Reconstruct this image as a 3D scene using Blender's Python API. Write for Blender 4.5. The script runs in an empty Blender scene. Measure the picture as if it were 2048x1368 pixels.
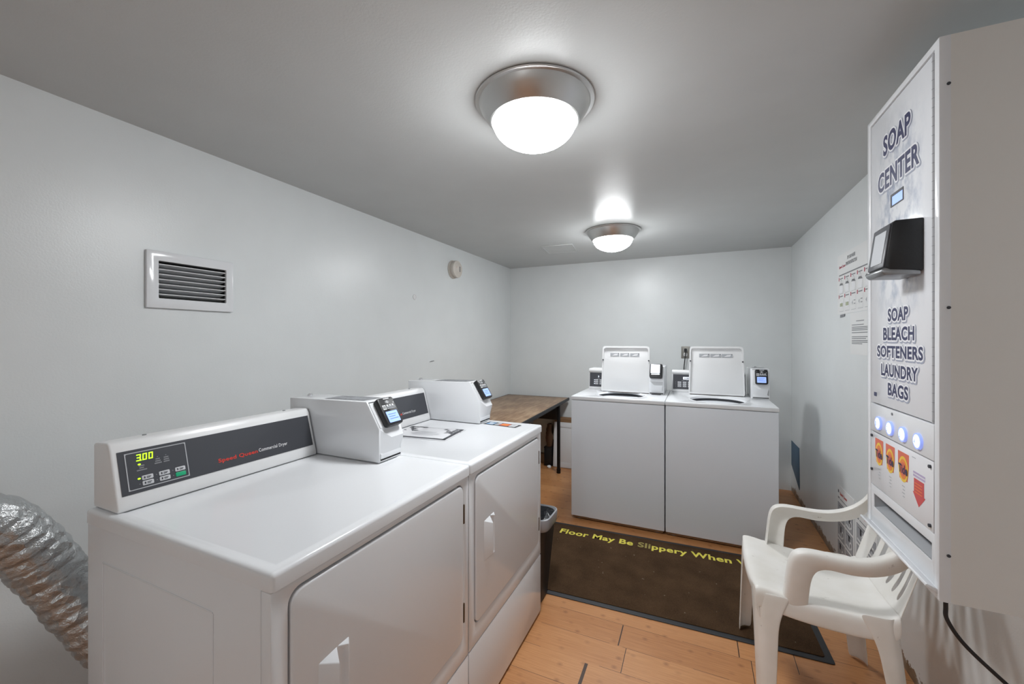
import bpy, bmesh, math, random
from mathutils import Matrix, Vector, noise
random.seed(7)
SC = bpy.context.scene
COL = SC.collection
PI = math.pi

# ------------------------------------------------------------------ camera, world, exposure
cam_d = bpy.data.cameras.new('camera')
cam = bpy.data.objects.new('camera', cam_d)
COL.objects.link(cam)
cam.location = (0, 0, 1.3336)
cam.rotation_euler = (PI / 2, 0, 0.424)
cam_d.sensor_fit = 'HORIZONTAL'
cam_d.sensor_width = 36.0
cam_d.lens = 810.4 / 2048 * 36.0
cam_d.shift_y = -5.74 / 2048
cam_d.clip_start = 0.02
SC.camera = cam
world = bpy.data.worlds.new('world')
SC.world = world
world.use_nodes = True
world.node_tree.nodes['Background'].inputs[0].default_value = (0.8, 0.85, 0.9, 1)
world.node_tree.nodes['Background'].inputs[1].default_value = 0.05
SC.view_settings.view_transform = 'Standard'
SC.view_settings.look = 'None'
SC.view_settings.gamma = 1.0
SC.view_settings.use_curve_mapping = False
SC.view_settings.exposure = 0.0
LAMP = 92.0          # radiance of the ceiling lamps' glass

# room
LX, RX, BY, FY, CZ = -1.9435, 0.7748, 4.2627, -2.9, 2.1467


# ------------------------------------------------------------------ materials
def lin(c):
    out = []
    for v in c:
        v /= 255.0
        out.append(v / 12.92 if v <= .04045 else ((v + .055) / 1.055) ** 2.4)
    return (*out, 1.0)


def new_mat(name):
    m = bpy.data.materials.new(name)
    m.use_nodes = True
    nt = m.node_tree
    return m, nt, nt.nodes['Principled BSDF']


def mat(name, rgb, rough=.5, metal=0., spec=.5, emit=0., bump=0., bscale=60., coat=0.):
    m, nt, p = new_mat(name)
    p.inputs['Base Color'].default_value = lin(rgb)
    p.inputs['Roughness'].default_value = rough
    p.inputs['Metallic'].default_value = metal
    p.inputs['Specular IOR Level'].default_value = spec
    p.inputs['Coat Weight'].default_value = coat
    p.inputs['Coat Roughness'].default_value = .08
    if emit:
        p.inputs['Emission Color'].default_value = lin(rgb)
        p.inputs['Emission Strength'].default_value = emit
    # faint procedural unevenness on every surface
    tc = nt.nodes.new('ShaderNodeTexCoord')
    nz = nt.nodes.new('ShaderNodeTexNoise')
    nz.inputs['Scale'].default_value = bscale
    nz.inputs['Detail'].default_value = 3
    nt.links.new(tc.outputs['Object'], nz.inputs['Vector'])
    if bump:
        b = nt.nodes.new('ShaderNodeBump')
        b.inputs['Strength'].default_value = bump
        b.inputs['Distance'].default_value = .004
        nt.links.new(nz.outputs[0], b.inputs['Height'])
        nt.links.new(b.outputs[0], p.inputs['Normal'])
    return m


class NT:
    """small helper for writing node maths"""
    def __init__(s, nt):
        s.nt = nt

    def n(s, t, **kw):
        x = s.nt.nodes.new(t)
        for k, v in kw.items():
            setattr(x, k, v)
        return x

    def l(s, a, b):
        s.nt.links.new(a, b)

    def math(s, op, a, b=None, c=None, clamp=False):
        x = s.n('ShaderNodeMath', operation=op, use_clamp=clamp)
        for i, v in enumerate((a, b, c)):
            if v is None:
                continue
            if isinstance(v, (int, float)):
                x.inputs[i].default_value = v
            else:
                s.l(v, x.inputs[i])
        return x.outputs[0]

    def noise(s, vec, scale, detail=3, rough=.5):
        x = s.n('ShaderNodeTexNoise')
        x.inputs['Scale'].default_value = scale
        x.inputs['Detail'].default_value = detail
        x.inputs['Roughness'].default_value = rough
        s.l(vec, x.inputs['Vector'])
        return x.outputs[0]

    def mapping(s, vec, scale=(1, 1, 1), loc=(0, 0, 0)):
        x = s.n('ShaderNodeMapping')
        x.inputs['Scale'].default_value = scale
        x.inputs['Location'].default_value = loc
        s.l(vec, x.inputs['Vector'])
        return x.outputs[0]

    def ramp(s, f, stops):
        x = s.n('ShaderNodeValToRGB')
        e = x.color_ramp.elements
        while len(e) > 1:
            e.remove(e[-1])
        e[0].position, e[0].color = stops[0]
        for p, c in stops[1:]:
            k = e.new(p)
            k.color = c
        s.l(f, x.inputs[0])
        return x.outputs[0]

    def mix(s, f, a, b):
        x = s.n('ShaderNodeMix', data_type='RGBA')
        for i, v in ((0, f), (6, a), (7, b)):
            if isinstance(v, (int, float)):
                x.inputs[i].default_value = v
            elif isinstance(v, tuple):
                x.inputs[i].default_value = v
            else:
                s.l(v, x.inputs[i])
        return x.outputs[2]

    def step(s, a, lo, hi):
        x = s.n('ShaderNodeMapRange', clamp=True)
        x.inputs[1].default_value = lo
        x.inputs[2].default_value = hi
        s.l(a, x.inputs[0])
        return x.outputs[0]

    def bump(s, h, strength, dist=.003):
        x = s.n('ShaderNodeBump')
        x.inputs['Strength'].default_value = strength
        x.inputs['Distance'].default_value = dist
        s.l(h, x.inputs['Height'])
        return x.outputs[0]


def xyz(t):
    tc = t.n('ShaderNodeTexCoord')
    sp = t.n('ShaderNodeSeparateXYZ')
    t.l(tc.outputs['Object'], sp.inputs[0])
    return tc.outputs['Object'], sp.outputs[0], sp.outputs[1], sp.outputs[2]


def paint_mat(name, rgb, rough, dirty=False, spec=.5):
    m, nt, p = new_mat(name)
    t = NT(nt)
    v, x, y, z = xyz(t)
    fine = t.noise(v, 160, 2)
    broad = t.noise(v, 5, 3)
    h = t.math('ADD', t.math('MULTIPLY', fine, .25), t.math('MULTIPLY', broad, 1.0))
    t.l(t.bump(h, .12, .01), p.inputs['Normal'])
    col = t.mix(t.step(broad, .3, .7), lin(rgb), lin(tuple(c * .985 for c in rgb)))
    if dirty:       # grime and torn paint along the foot of the wall
        n1 = t.noise(t.mapping(v, (1, 7, 9)), 3, 4, .7)
        edge = t.math('ADD', t.math('MULTIPLY', n1, .15), -.028)
        k = t.math('LESS_THAN', z, edge)
        n2 = t.noise(v, 14, 3)
        dirt = t.ramp(n2, [(.35, lin((92, 74, 56))), (.5, lin((128, 112, 94))), (.66, lin((150, 146, 140)))])
        col = t.mix(k, col, dirt)
    t.l(col, p.inputs['Base Color'])
    p.inputs['Roughness'].default_value = rough
    p.inputs['Specular IOR Level'].default_value = spec
    return m


def floor_mat():
    m, nt, p = new_mat('bamboo_planks')
    t = NT(nt)
    v, x, y, z = xyz(t)
    rf = t.math('DIVIDE', t.math('ADD', y, -1.51), .1425)
    row = t.math('FLOOR', rf)
    fy = t.math('SUBTRACT', rf, row)
    wn = t.n('ShaderNodeTexWhiteNoise', noise_dimensions='1D')
    t.l(row, wn.inputs['W'])
    off = t.math('MULTIPLY', wn.outputs[0], 1.83)
    px = t.math('DIVIDE', t.math('ADD', x, off), 1.83)
    pid = t.math('FLOOR', px)
    fx = t.math('SUBTRACT', px, pid)
    wn2 = t.n('ShaderNodeTexWhiteNoise', noise_dimensions='2D')
    cb = t.n('ShaderNodeCombineXYZ')
    t.l(row, cb.inputs[0]); t.l(pid, cb.inputs[1])
    t.l(cb.outputs[0], wn2.inputs[0])
    grain = t.noise(t.mapping(v, (3, 90, 1)), 2.2, 4, .6)
    broad = t.noise(t.mapping(v, (1.2, 3, 1)), 2.5, 3)
    # knuckles
    cb2 = t.n('ShaderNodeCombineXYZ')
    t.l(t.math('MULTIPLY', x, 10.5), cb2.inputs[0])
    t.l(t.math('MULTIPLY', y, 13.0), cb2.inputs[1])
    vo = t.n('ShaderNodeTexVoronoi', voronoi_dimensions='2D')
    vo.inputs['Scale'].default_value = 1.0
    t.l(cb2.outputs[0], vo.inputs['Vector'])
    vs = t.n('ShaderNodeSeparateColor')
    t.l(vo.outputs['Color'], vs.inputs[0])
    knot = t.math('MULTIPLY', t.math('SUBTRACT', 1, t.step(vo.outputs['Distance'], .03, .17)), vs.outputs[0])
    f = t.math('ADD', t.math('MULTIPLY', grain, .75), t.math('ADD', t.math('MULTIPLY', wn2.outputs[0], .22), t.math('MULTIPLY', broad, .3)))
    col = t.ramp(f, [(.34, lin((162, 106, 62))), (.6, lin((188, 131, 83))), (.85, lin((205, 149, 99)))])
    col = t.mix(t.math('MULTIPLY', knot, .6), col, lin((124, 76, 46)))
    # seams
    e1 = t.math('LESS_THAN', fy, .011)
    e2 = t.math('LESS_THAN', fx, .0016)
    j = t.math('MAXIMUM', t.math('MULTIPLY', e1, t.math('GREATER_THAN', t.noise(v, 5, 2), .46)), e2)

    def box(x0, x1, y0, y1):
        a = t.math('MULTIPLY', t.math('GREATER_THAN', x, x0), t.math('LESS_THAN', x, x1))
        b = t.math('MULTIPLY', t.math('GREATER_THAN', y, y0), t.math('LESS_THAN', y, y1))
        return t.math('MULTIPLY', a, b)
    for b in ((-.413, -.4, 1.512, 1.645), (-.307, -.302, 1.797, 1.935), (.168, .172, 1.94, 2.08)):
        j = t.math('MAXIMUM', j, box(*b))
    col = t.mix(j, col, lin((66, 44, 32)))
    t.l(col, p.inputs['Base Color'])
    t.l(t.math('ADD', .3, t.math('MULTIPLY', grain, .2)), p.inputs['Roughness'])
    t.l(t.bump(t.math('SUBTRACT', t.math('MULTIPLY', grain, .15), j), .25, .002), p.inputs['Normal'])
    return m


def brushed_mat(name, rgb, rough):
    m, nt, p = new_mat(name)
    t = NT(nt)
    v, x, y, z = xyz(t)
    g = t.noise(t.mapping(v, (6, 6, 40)), 3, 2)
    p.inputs['Base Color'].default_value = lin(rgb)
    p.inputs['Metallic'].default_value = 1
    t.l(t.math('ADD', rough, t.math('MULTIPLY', g, .12)), p.inputs['Roughness'])
    return m


def foil_mat():
    m, nt, p = new_mat('crinkled_foil')
    t = NT(nt)
    v, x, y, z = xyz(t)
    vo = t.n('ShaderNodeTexVoronoi', feature='F1')
    vo.inputs['Scale'].default_value = 38
    t.l(v, vo.inputs['Vector'])
    n = t.noise(v, 26, 5, .65)
    h = t.math('ADD', n, t.math('MULTIPLY', vo.outputs['Distance'], .6))
    p.inputs['Base Color'].default_value = lin((188, 190, 191))
    p.inputs['Metallic'].default_value = .78
    p.inputs['Roughness'].default_value = .30
    t.l(t.bump(h, .75, .012), p.inputs['Normal'])
    return m


def plywood_mat():
    m, nt, p = new_mat('worn_plywood')
    t = NT(nt)
    v, x, y, z = xyz(t)
    g = t.noise(t.mapping(v, (9, 1.4, 1)), 4, 5, .6)
    b = t.noise(v, 3.2, 4, .6)
    f = t.math('ADD', t.math('MULTIPLY', g, .5), t.math('MULTIPLY', b, .55))
    col = t.ramp(f, [(.32, lin((104, 78, 58))), (.5, lin((147, 117, 90))), (.68, lin((184, 156, 126)))])
    t.l(col, p.inputs['Base Color'])
    p.inputs['Roughness'].default_value = .42
    t.l(t.bump(g, .1, .002), p.inputs['Normal'])
    return m


def carpet_mat():
    m, nt, p = new_mat('brown_carpet')
    t = NT(nt)
    v, x, y, z = xyz(t)
    n = t.noise(v, 420, 2)
    b = t.noise(v, 7, 3)
    sp = t.math('GREATER_THAN', t.noise(v, 55, 2, .4), .775)
    f = t.math('ADD', t.math('MULTIPLY', n, .6), t.math('MULTIPLY', b, .4))
    col = t.ramp(f, [(.3, lin((52, 38, 26))), (.7, lin((94, 72, 52)))])
    col = t.mix(sp, col, lin((150, 138, 124)))
    t.l(col, p.inputs['Base Color'])
    p.inputs['Roughness'].default_value = .95
    p.inputs['Specular IOR Level'].default_value = .1
    t.l(t.bump(n, .8, .004), p.inputs['Normal'])
    return m


def marble_mat():
    """white door face printed with blue grey suds"""
    m, nt, p = new_mat('suds_print')
    t = NT(nt)
    v, x, y, z = xyz(t)
    n = t.noise(t.mapping(v, (1, 1.6, 1)), 15, 5, .62)
    # suds fade out towards the edges of the door
    my = t.math('SUBTRACT', 1, t.step(t.math('ABSOLUTE', t.math('ADD', y, -.215)), .05, .16))
    mz = t.math('MULTIPLY', t.step(z, 1.37, 1.5), t.math('SUBTRACT', 1, t.step(z, 1.78, 1.98)))
    k = t.math('MULTIPLY', t.math('MULTIPLY', my, mz), t.step(n, .44, .66))
    col = t.mix(t.math('MULTIPLY', k, .9), lin((228, 230, 234)), lin((136, 149, 176)))
    t.l(col, p.inputs['Base Color'])
    p.inputs['Roughness'].default_value = .16
    return m


M = {}
M['wall'] = paint_mat('wall_paint', (226, 230, 231), .33, False, .42)
M['wall_dirty'] = paint_mat('wall_paint_scuffed', (226, 230, 231), .31, True, .45)
M['ceiling'] = paint_mat('ceiling_paint', (200, 203, 203), .30, False, .09)
M['floor'] = floor_mat()
M['enamel'] = mat('white_enamel', (228, 230, 233), .16, bump=.02, bscale=300)
M['enamel_grey'] = mat('white_enamel_orange_peel', (222, 226, 232), .34, bump=.06, bscale=420)
M['white_plastic'] = mat('white_plastic', (226, 227, 228), .32, bump=.03)
M['panel'] = mat('charcoal_panel', (62, 64, 70), .38, bump=.02)
M['black'] = mat('black_plastic', (24, 25, 28), .4, bump=.05, bscale=300)
M['soft_black'] = mat('black_rubber', (34, 34, 37), .55)
M['gap'] = mat('dark_gap', (24, 24, 25), .8)
M['dark_tub'] = mat('tub_interior', (52, 54, 58), .5, metal=.3)
M['silver'] = mat('silver_print', (176, 178, 182), .35)
M['white_print'] = mat('white_print', (225, 226, 228), .4)
M['grey_print'] = mat('grey_print', (128, 130, 134), .5)
M['mid_print'] = mat('mid_grey_print', (170, 173, 178), .5)
M['dark_print'] = mat('dark_print', (58, 60, 66), .5)
M['red_print'] = mat('red_print', (206, 56, 44), .45)
M['crimson'] = mat('crimson_print', (176, 44, 72), .5)
M['navy'] = mat('navy_print', (44, 48, 88), .4)
M['halo'] = mat('letter_halo', (240, 241, 244), .25)
M['letter_shadow'] = mat('letter_shadow_print', (158, 164, 182), .3)
M['button_grey'] = mat('grey_key', (196, 198, 202), .4)
M['button_green'] = mat('green_key', (16, 168, 118), .4)
M['led'] = mat('green_segments', (176, 255, 30), .5, emit=1.6)
M['lcd'] = mat('blue_screen', (150, 176, 238), .2, emit=.75)
M['lcd_and_glare'] = mat('white_screen_and_glare', (232, 238, 248), .2, emit=.55)
M['lcd_text'] = mat('screen_text', (104, 128, 196), .3, emit=.3)
M['glow_button'] = mat('blue_lit_button', (214, 224, 255), .2, emit=1.1)
M['glow_ring'] = mat('blue_lit_ring', (150, 170, 250), .2, emit=.6)
M['chrome'] = mat('chrome', (215, 216, 218), .12, metal=1)
M['chute'] = mat('grey_chute_paint', (176, 178, 182), .5)
M['steel'] = mat('galvanised_steel', (150, 152, 154), .36, metal=.9, bump=.04)
M['outlet_steel'] = mat('outlet_plate', (150, 148, 142), .4, metal=.4)
M['bronze'] = mat('brown_hinge_metal', (96, 78, 60), .4, metal=.6)
M['nickel'] = brushed_mat('brushed_nickel', (205, 204, 202), .3)
M['foil'] = foil_mat()
M['wire'] = mat('hose_wire', (120, 116, 110), .3, metal=1)
M['ply'] = plywood_mat()
M['carpet'] = carpet_mat()
M['rubber_edge'] = mat('rubber_edge', (46, 48, 52), .6)
M['yellow'] = mat('yellow_lettering', (216, 204, 84), .9, bump=.3, bscale=300)
M['yellow_worn'] = mat('worn_yellow_lettering', (150, 138, 78), .95, bump=.4, bscale=300)
M['marble'] = marble_mat()
M['cab_side'] = mat('cabinet_side_paint', (226, 224, 220), .45, bump=.05, bscale=500)
M['paper'] = mat('paper', (232, 233, 233), .55)
M['gloss_paper'] = mat('laminated_paper', (232, 233, 236), .12)
M['tide_orange'] = mat('orange_red_print', (224, 112, 84), .35)
M['tide_yellow'] = mat('yellow_print', (246, 206, 70), .35)
M['tide_mid'] = mat('orange_print', (240, 138, 56), .35)
M['arrow'] = mat('arrow_red_print', (208, 84, 84), .4)
M['lilac'] = mat('lilac_print', (190, 176, 208), .4)
M['blue_tape'] = mat('slate_blue_patch', (74, 100, 122), .6, bump=.3, bscale=25)
M['black_metal'] = mat('black_metal', (20, 20, 22), .4, metal=.3)
M['bin'] = mat('black_bin', (26, 26, 28), .5)
M['bag_clear'] = mat('pale_bin_liner', (146, 148, 152), .2, bump=.5, bscale=40)
M['bag_dark'] = mat('dark_crinkled_liner', (30, 32, 36), .2, bump=1.0, bscale=45)
M['beige'] = mat('beige_board', (218, 208, 188), .7)
M['dark_paper'] = mat('dark_brown_paper', (104, 76, 54), .8, bump=.3)
M['cardboard'] = mat('cardboard', (134, 100, 68), .8, bump=.1)
M['alarm'] = mat('alarm_plastic', (214, 208, 200), .45)
M['sky_print'] = mat('sky_blue_print', (140, 178, 214), .4)
M['leather_grey'] = mat('foliage_print', (74, 76, 82), .4)


def scuffed_plastic():
    m, nt, p = new_mat('chair_plastic')
    t = NT(nt)
    v, x, y, z = xyz(t)
    n = t.noise(t.mapping(v, (26, 60, 26)), 1.0, 3, .55)
    b = t.noise(v, 9, 3)
    col = t.mix(t.step(b, .35, .75), lin((240, 238, 234)), lin((230, 227, 220)))
    col = t.mix(t.math('MULTIPLY', t.step(n, .70, .76), .55), col, lin((130, 118, 106)))
    t.l(col, p.inputs['Base Color'])
    p.inputs['Roughness'].default_value = .34
    t.l(t.bump(b, .08, .004), p.inputs['Normal'])
    return m


M['chair_plastic'] = scuffed_plastic()


def lamp_mat():
    m, nt, p = new_mat('lit_opal_glass')
    p.inputs['Base Color'].default_value = (.9, .9, .9, 1)
    p.inputs['Roughness'].default_value = .3
    p.inputs['Emission Color'].default_value = (.965, .985, 1, 1)
    # opal glass: brightest under the bulbs, dimmer towards the rim in the pan
    t = NT(nt)
    v, x, y, z = xyz(t)
    k = t.step(z, -.064, -.150)
    t.l(t.math('MULTIPLY', t.math('ADD', .22, t.math('MULTIPLY', k, .85)), LAMP), p.inputs['Emission Strength'])
    return m


M['lamp'] = lamp_mat()


# ------------------------------------------------------------------ mesh helpers
def frame(o, u, v):
    """matrix taking local (x,y,z) to o + x*u + y*v + z*(u x v)"""
    u = Vector(u).normalized(); v = Vector(v).normalized()
    n = u.cross(v)
    m = Matrix.Identity(4)
    for i in range(3):
        m[i][0], m[i][1], m[i][2], m[i][3] = u[i], v[i], n[i], o[i]
    return m


ID = Matrix.Identity(4)


def rrect(x0, y0, x1, y1, r, k=5, groups=False):
    """rounded rectangle, counter-clockwise; r one radius or four (bl, br, tr, tl)"""
    rs = r if isinstance(r, (tuple, list)) else (r,) * 4
    gs = []
    for (cx, cy, a), rr in zip(((x0, y0, PI), (x1, y0, 1.5 * PI), (x1, y1, 0), (x0, y1, .5 * PI)), rs):
        ox = cx + rr if cx == x0 else cx - rr
        oy = cy + rr if cy == y0 else cy - rr
        gs.append([(ox + rr * math.cos(a + .5 * PI * i / k), oy + rr * math.sin(a + .5 * PI * i / k)) for i in range(k + 1)])
    return gs if groups else [p for g in gs for p in g]


class MB:
    def __init__(s):
        s.bm = bmesh.new()

    def _merge(s, t, m=ID, mi=0, keep=False):
        if not keep:
            for f in t.faces:
                f.material_index = mi
        t.transform(m)
        if m.determinant() < 0:
            bmesh.ops.reverse_faces(t, faces=t.faces[:])
        me = bpy.data.meshes.new('tmp')
        t.to_mesh(me)
        t.free()
        s.bm.from_mesh(me)
        bpy.data.meshes.remove(me)
        return s

    def box(s, lo, hi, bev=0, seg=2, m=ID, mi=0):
        t = bmesh.new()
        bmesh.ops.create_cube(t, size=1)
        for v in t.verts:
            v.co = Vector([lo[i] + (v.co[i] + .5) * (hi[i] - lo[i]) for i in range(3)])
        if bev:
            bmesh.ops.bevel(t, geom=t.edges[:], offset=bev, segments=seg, profile=.5, affect='EDGES', clamp_overlap=True)
        return s._merge(t, m, mi)

    def prism(s, poly, z0, z1, m=ID, mi=0, bev=0, seg=2):
        """polygon in local xy, extruded from z0 to z1"""
        t = bmesh.new()
        a = [t.verts.new((x, y, z0)) for x, y in poly]
        b = [t.verts.new((x, y, z1)) for x, y in poly]
        n = len(poly)
        t.faces.new(a[::-1]); t.faces.new(b)
        for i in range(n):
            t.faces.new((a[i], a[(i + 1) % n], b[(i + 1) % n], b[i]))
        bmesh.ops.recalc_face_normals(t, faces=t.faces[:])
        if bev:
            t.normal_update()
            es = [e for e in t.edges if len(e.link_faces) == 2 and e.calc_face_angle() > .7]
            bmesh.ops.bevel(t, geom=es, offset=bev, segments=seg, profile=.5, affect='EDGES', clamp_overlap=True)
        return s._merge(t, m, mi)

    def flat(s, poly, m=ID, z=0, mi=0):
        t = bmesh.new()
        t.faces.new([t.verts.new((x, y, z)) for x, y in poly])
        return s._merge(t, m, mi)

    def quad(s, x0, y0, x1, y1, m=ID, z=0, mi=0):
        return s.flat([(x0, y0), (x1, y0), (x1, y1), (x0, y1)], m, z, mi)

    def ell(s, cx, cy, rx, ry, m=ID, z=0, mi=0, n=20):
        return s.flat([(cx + rx * math.cos(2 * PI * i / n), cy + ry * math.sin(2 * PI * i / n)) for i in range(n)], m, z, mi)

    def ring(s, outer, groups, z0, z1, m=ID, mi=0, bev=0, front=False):
        """plate with a hole: outer four corners (bl, br, tr, tl), hole given as four corner arcs"""
        t = bmesh.new()
        tops = []
        for z in (z0, z1):
            o = [t.verts.new((x, y, z)) for x, y in outer]
            gs = [[t.verts.new((x, y, z)) for x, y in g] for g in groups]
            tops.append((o, gs))
            for c in range(4):
                g = gs[c]
                for i in range(len(g) - 1):
                    t.faces.new((o[c], g[i], g[i + 1]))
                d = (c + 1) % 4
                t.faces.new((o[c], g[-1], gs[d][0], o[d]))
        (o0, g0), (o1, g1) = tops
        for c in range(4):
            d = (c + 1) % 4
            t.faces.new((o0[c], o0[d], o1[d], o1[c]))
        a = [v for g in g0 for v in g]; b = [v for g in g1 for v in g]
        for i in range(len(a)):
            j = (i + 1) % len(a)
            t.faces.new((a[i], a[j], b[j], b[i]))
        bmesh.ops.recalc_face_normals(t, faces=t.faces[:])
        if bev:
            t.normal_update()
            es = [e for e in t.edges if len(e.link_faces) == 2 and e.calc_face_angle() > .9
                  and (not front or all(abs(v.co.z - z1) < 1e-6 for v in e.verts))]
            bmesh.ops.bevel(t, geom=es, offset=bev, segments=2, profile=.5, affect='EDGES', clamp_overlap=True)
        return s._merge(t, m, mi)

    def lathe(s, prof, m=ID, n=48, mi=0, caps=(False, False), sx=1, sy=1):
        t = bmesh.new()
        rows = []
        for r, z in prof:
            if r < 1e-6:
                rows.append([t.verts.new((0, 0, z))])
            else:
                rows.append([t.verts.new((sx * r * math.cos(2 * PI * i / n), sy * r * math.sin(2 * PI * i / n), z)) for i in range(n)])
        for a, b in zip(rows, rows[1:]):
            for i in range(n):
                j = (i + 1) % n
                if len(a) == 1 and len(b) == 1:
                    continue
                if len(a) == 1:
                    t.faces.new((a[0], b[j], b[i]))
                elif len(b) == 1:
                    t.faces.new((a[i], a[j], b[0]))
                else:
                    t.faces.new((a[i], a[j], b[j], b[i]))
        if caps[0]:
            t.faces.new(rows[0])
        if caps[1]:
            t.faces.new(rows[-1])
        bmesh.ops.recalc_face_normals(t, faces=t.faces[:])
        return s._merge(t, m, mi)

    def cyl(s, a, b, r, r2=None, n=20, mi=0):
        a = Vector(a); b = Vector(b); d = b - a
        q = d.to_track_quat('Z', 'Y').to_matrix().to_4x4()
        q.translation = a
        return s.lathe([(r, 0), (r if r2 is None else r2, d.length)], q, n, mi, (True, True))

    def tube(s, pts, r, n=12, mi=0, rf=None, res=8):
        P = spline(pts, res)
        t = bmesh.new()
        rows = []
        up = Vector((0, 0, 1))
        prev = None
        for i, p in enumerate(P):
            d = (P[min(i + 1, len(P) - 1)] - P[max(i - 1, 0)]).normalized()
            if prev is None:
                x = d.cross(up if abs(d.z) < .9 else Vector((1, 0, 0))).normalized()
            else:
                x = (prev - d * prev.dot(d)).normalized()
            prev = x
            y = d.cross(x)
            row = []
            for k in range(n):
                a = 2 * PI * k / n
                rr = r if rf is None else rf(i, a, r)
                row.append(t.verts.new(p + (x * math.cos(a) + y * math.sin(a)) * rr))
            rows.append(row)
        for a, b in zip(rows, rows[1:]):
            for k in range(n):
                t.faces.new((a[k], a[(k + 1) % n], b[(k + 1) % n], b[k]))
        t.faces.new(rows[0]); t.faces.new(rows[-1])
        bmesh.ops.recalc_face_normals(t, faces=t.faces[:])
        return s._merge(t, ID, mi)

    def grid(s, rows, thick=0, m=ID, mi=0, skip=None, subd=0):
        t = bmesh.new()
        V = [[t.verts.new(p) for p in r] for r in rows]
        for i in range(len(rows) - 1):
            for j in range(len(rows[0]) - 1):
                if skip and skip(i, j):
                    continue
                t.faces.new((V[i][j], V[i][j + 1], V[i + 1][j + 1], V[i + 1][j]))
        for v in [v for v in t.verts if not v.link_faces]:
            t.verts.remove(v)
        bmesh.ops.recalc_face_normals(t, faces=t.faces[:])
        if subd:
            bmesh.ops.subdivide_edges(t, edges=t.edges[:], cuts=subd, use_grid_fill=True, smooth=1.0)
        if thick:
            bmesh.ops.solidify(t, geom=t.faces[:], thickness=thick)
            bmesh.ops.recalc_face_normals(t, faces=t.faces[:])
        return s._merge(t, m, mi)

    def text(s, body, x0, y0, w, h, m=ID, z=0, mi=0, bold=0., pad=0., track=1.06):
        me = text_mesh(body, bold, track)
        if me is None:
            return s
        ref = text_mesh(body, 0.) if pad else me
        xs = [v.co.x for v in ref.vertices]; ys = [v.co.y for v in ref.vertices]
        ax, bx, ay, by = min(xs), max(xs), min(ys), max(ys)
        t = bmesh.new()
        t.from_mesh(me)
        for v in t.verts:
            v.co = Vector((x0 + (v.co.x - ax) / (bx - ax) * w, y0 + (v.co.y - ay) / (by - ay) * h, z))
        return s._merge(t, m, mi)

    def runs(s, parts, x0, ybase, w, cap, m=ID, z=0, bold=0.):
        """one line of lettering in several materials: w is the whole width, cap the capital height"""
        ext = lambda q: [f(v.co[i] for v in text_mesh(q, bold).vertices) for f, i in ((min, 0), (max, 0), (min, 1), (max, 1))]
        whole = ''.join(p for p, _ in parts)
        a, c = ext(whole)[:2]
        hcap = ext('H')[3]
        pre = ''
        for body, mi in parts:
            q = body.rstrip()
            e = ext(q)
            x1 = ext(pre + q)[1]
            wd = e[1] - e[0]
            k = w / (c - a)
            s.text(q, x0 + (x1 - wd - a) * k, ybase + e[2] * cap / hcap, wd * k, (e[3] - e[2]) * cap / hcap, m, z, mi, bold)
            pre += body
        return s

    def build(s, name, mats, parent=None, ang=32):
        bm = s.bm
        bmesh.ops.remove_doubles(bm, verts=bm.verts[:], dist=1e-6)
        bm.normal_update()
        for f in bm.faces:
            f.smooth = True
        for e in bm.edges:
            if len(e.link_faces) == 2:
                e.smooth = e.calc_face_angle() < math.radians(ang)
        me = bpy.data.meshes.new(name)
        bm.to_mesh(me)
        bm.free()
        for mm in (mats if isinstance(mats, (list, tuple)) else [mats]):
            me.materials.append(M[mm])
        o = bpy.data.objects.new(name, me)
        COL.objects.link(o)
        if parent:
            o.parent = parent
        return o


_TXT = {}


def text_mesh(body, bold, track=1.06):
    key = (body, round(bold, 4), track)
    if key not in _TXT:
        cu = bpy.data.curves.new('lettering', 'FONT')
        cu.body = body
        cu.offset = bold
        cu.space_character = track
        cu.resolution_u = 4
        o = bpy.data.objects.new('lettering', cu)
        COL.objects.link(o)
        dg = bpy.context.evaluated_depsgraph_get()
        _TXT[key] = bpy.data.meshes.new_from_object(o.evaluated_get(dg))
        bpy.data.objects.remove(o)
    return _TXT[key]


def spline(pts, res=8):
    P = [Vector(p) for p in pts]
    if len(P) < 3 or res <= 1:
        return P
    out = []
    for i in range(len(P) - 1):
        a = P[max(i - 1, 0)]; b = P[i]; c = P[i + 1]; d = P[min(i + 2, len(P) - 1)]
        for k in range(res):
            t = k / res
            out.append(.5 * ((2 * b) + (c - a) * t + (2 * a - 5 * b + 4 * c - d) * t * t + (3 * b - a - 3 * c + d) * t ** 3))
    out.append(P[-1])
    return out


def tag(o, label=None, cat=None, group=None, kind=None):
    if label:
        o['label'] = label
    if cat:
        o['category'] = cat
    if group:
        o['group'] = group
    if kind:
        o['kind'] = kind
    return o


def thing(name, label, cat, loc=(0, 0, 0), rz=0, group=None):
    o = bpy.data.objects.new(name, None)
    o.empty_display_size = .1
    COL.objects.link(o)
    o.location = loc
    o.rotation_euler = (0, 0, rz)
    return tag(o, label, cat, group)


def lab(o, text):
    o['label'] = text
    return o

# ------------------------------------------------------------------ the room
def struct(name, mb, mats, **kw):
    return tag(mb.build(name, mats, **kw), kind='structure')


T = .12
b = MB(); b.box((LX - T, FY - T, -.1), (RX + T, BY + T, 0)); struct('floor', b, 'floor')
b = MB(); b.box((LX - T, FY - T, CZ), (RX + T, BY + T, CZ + .1)); struct('ceiling', b, 'ceiling')
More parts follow.
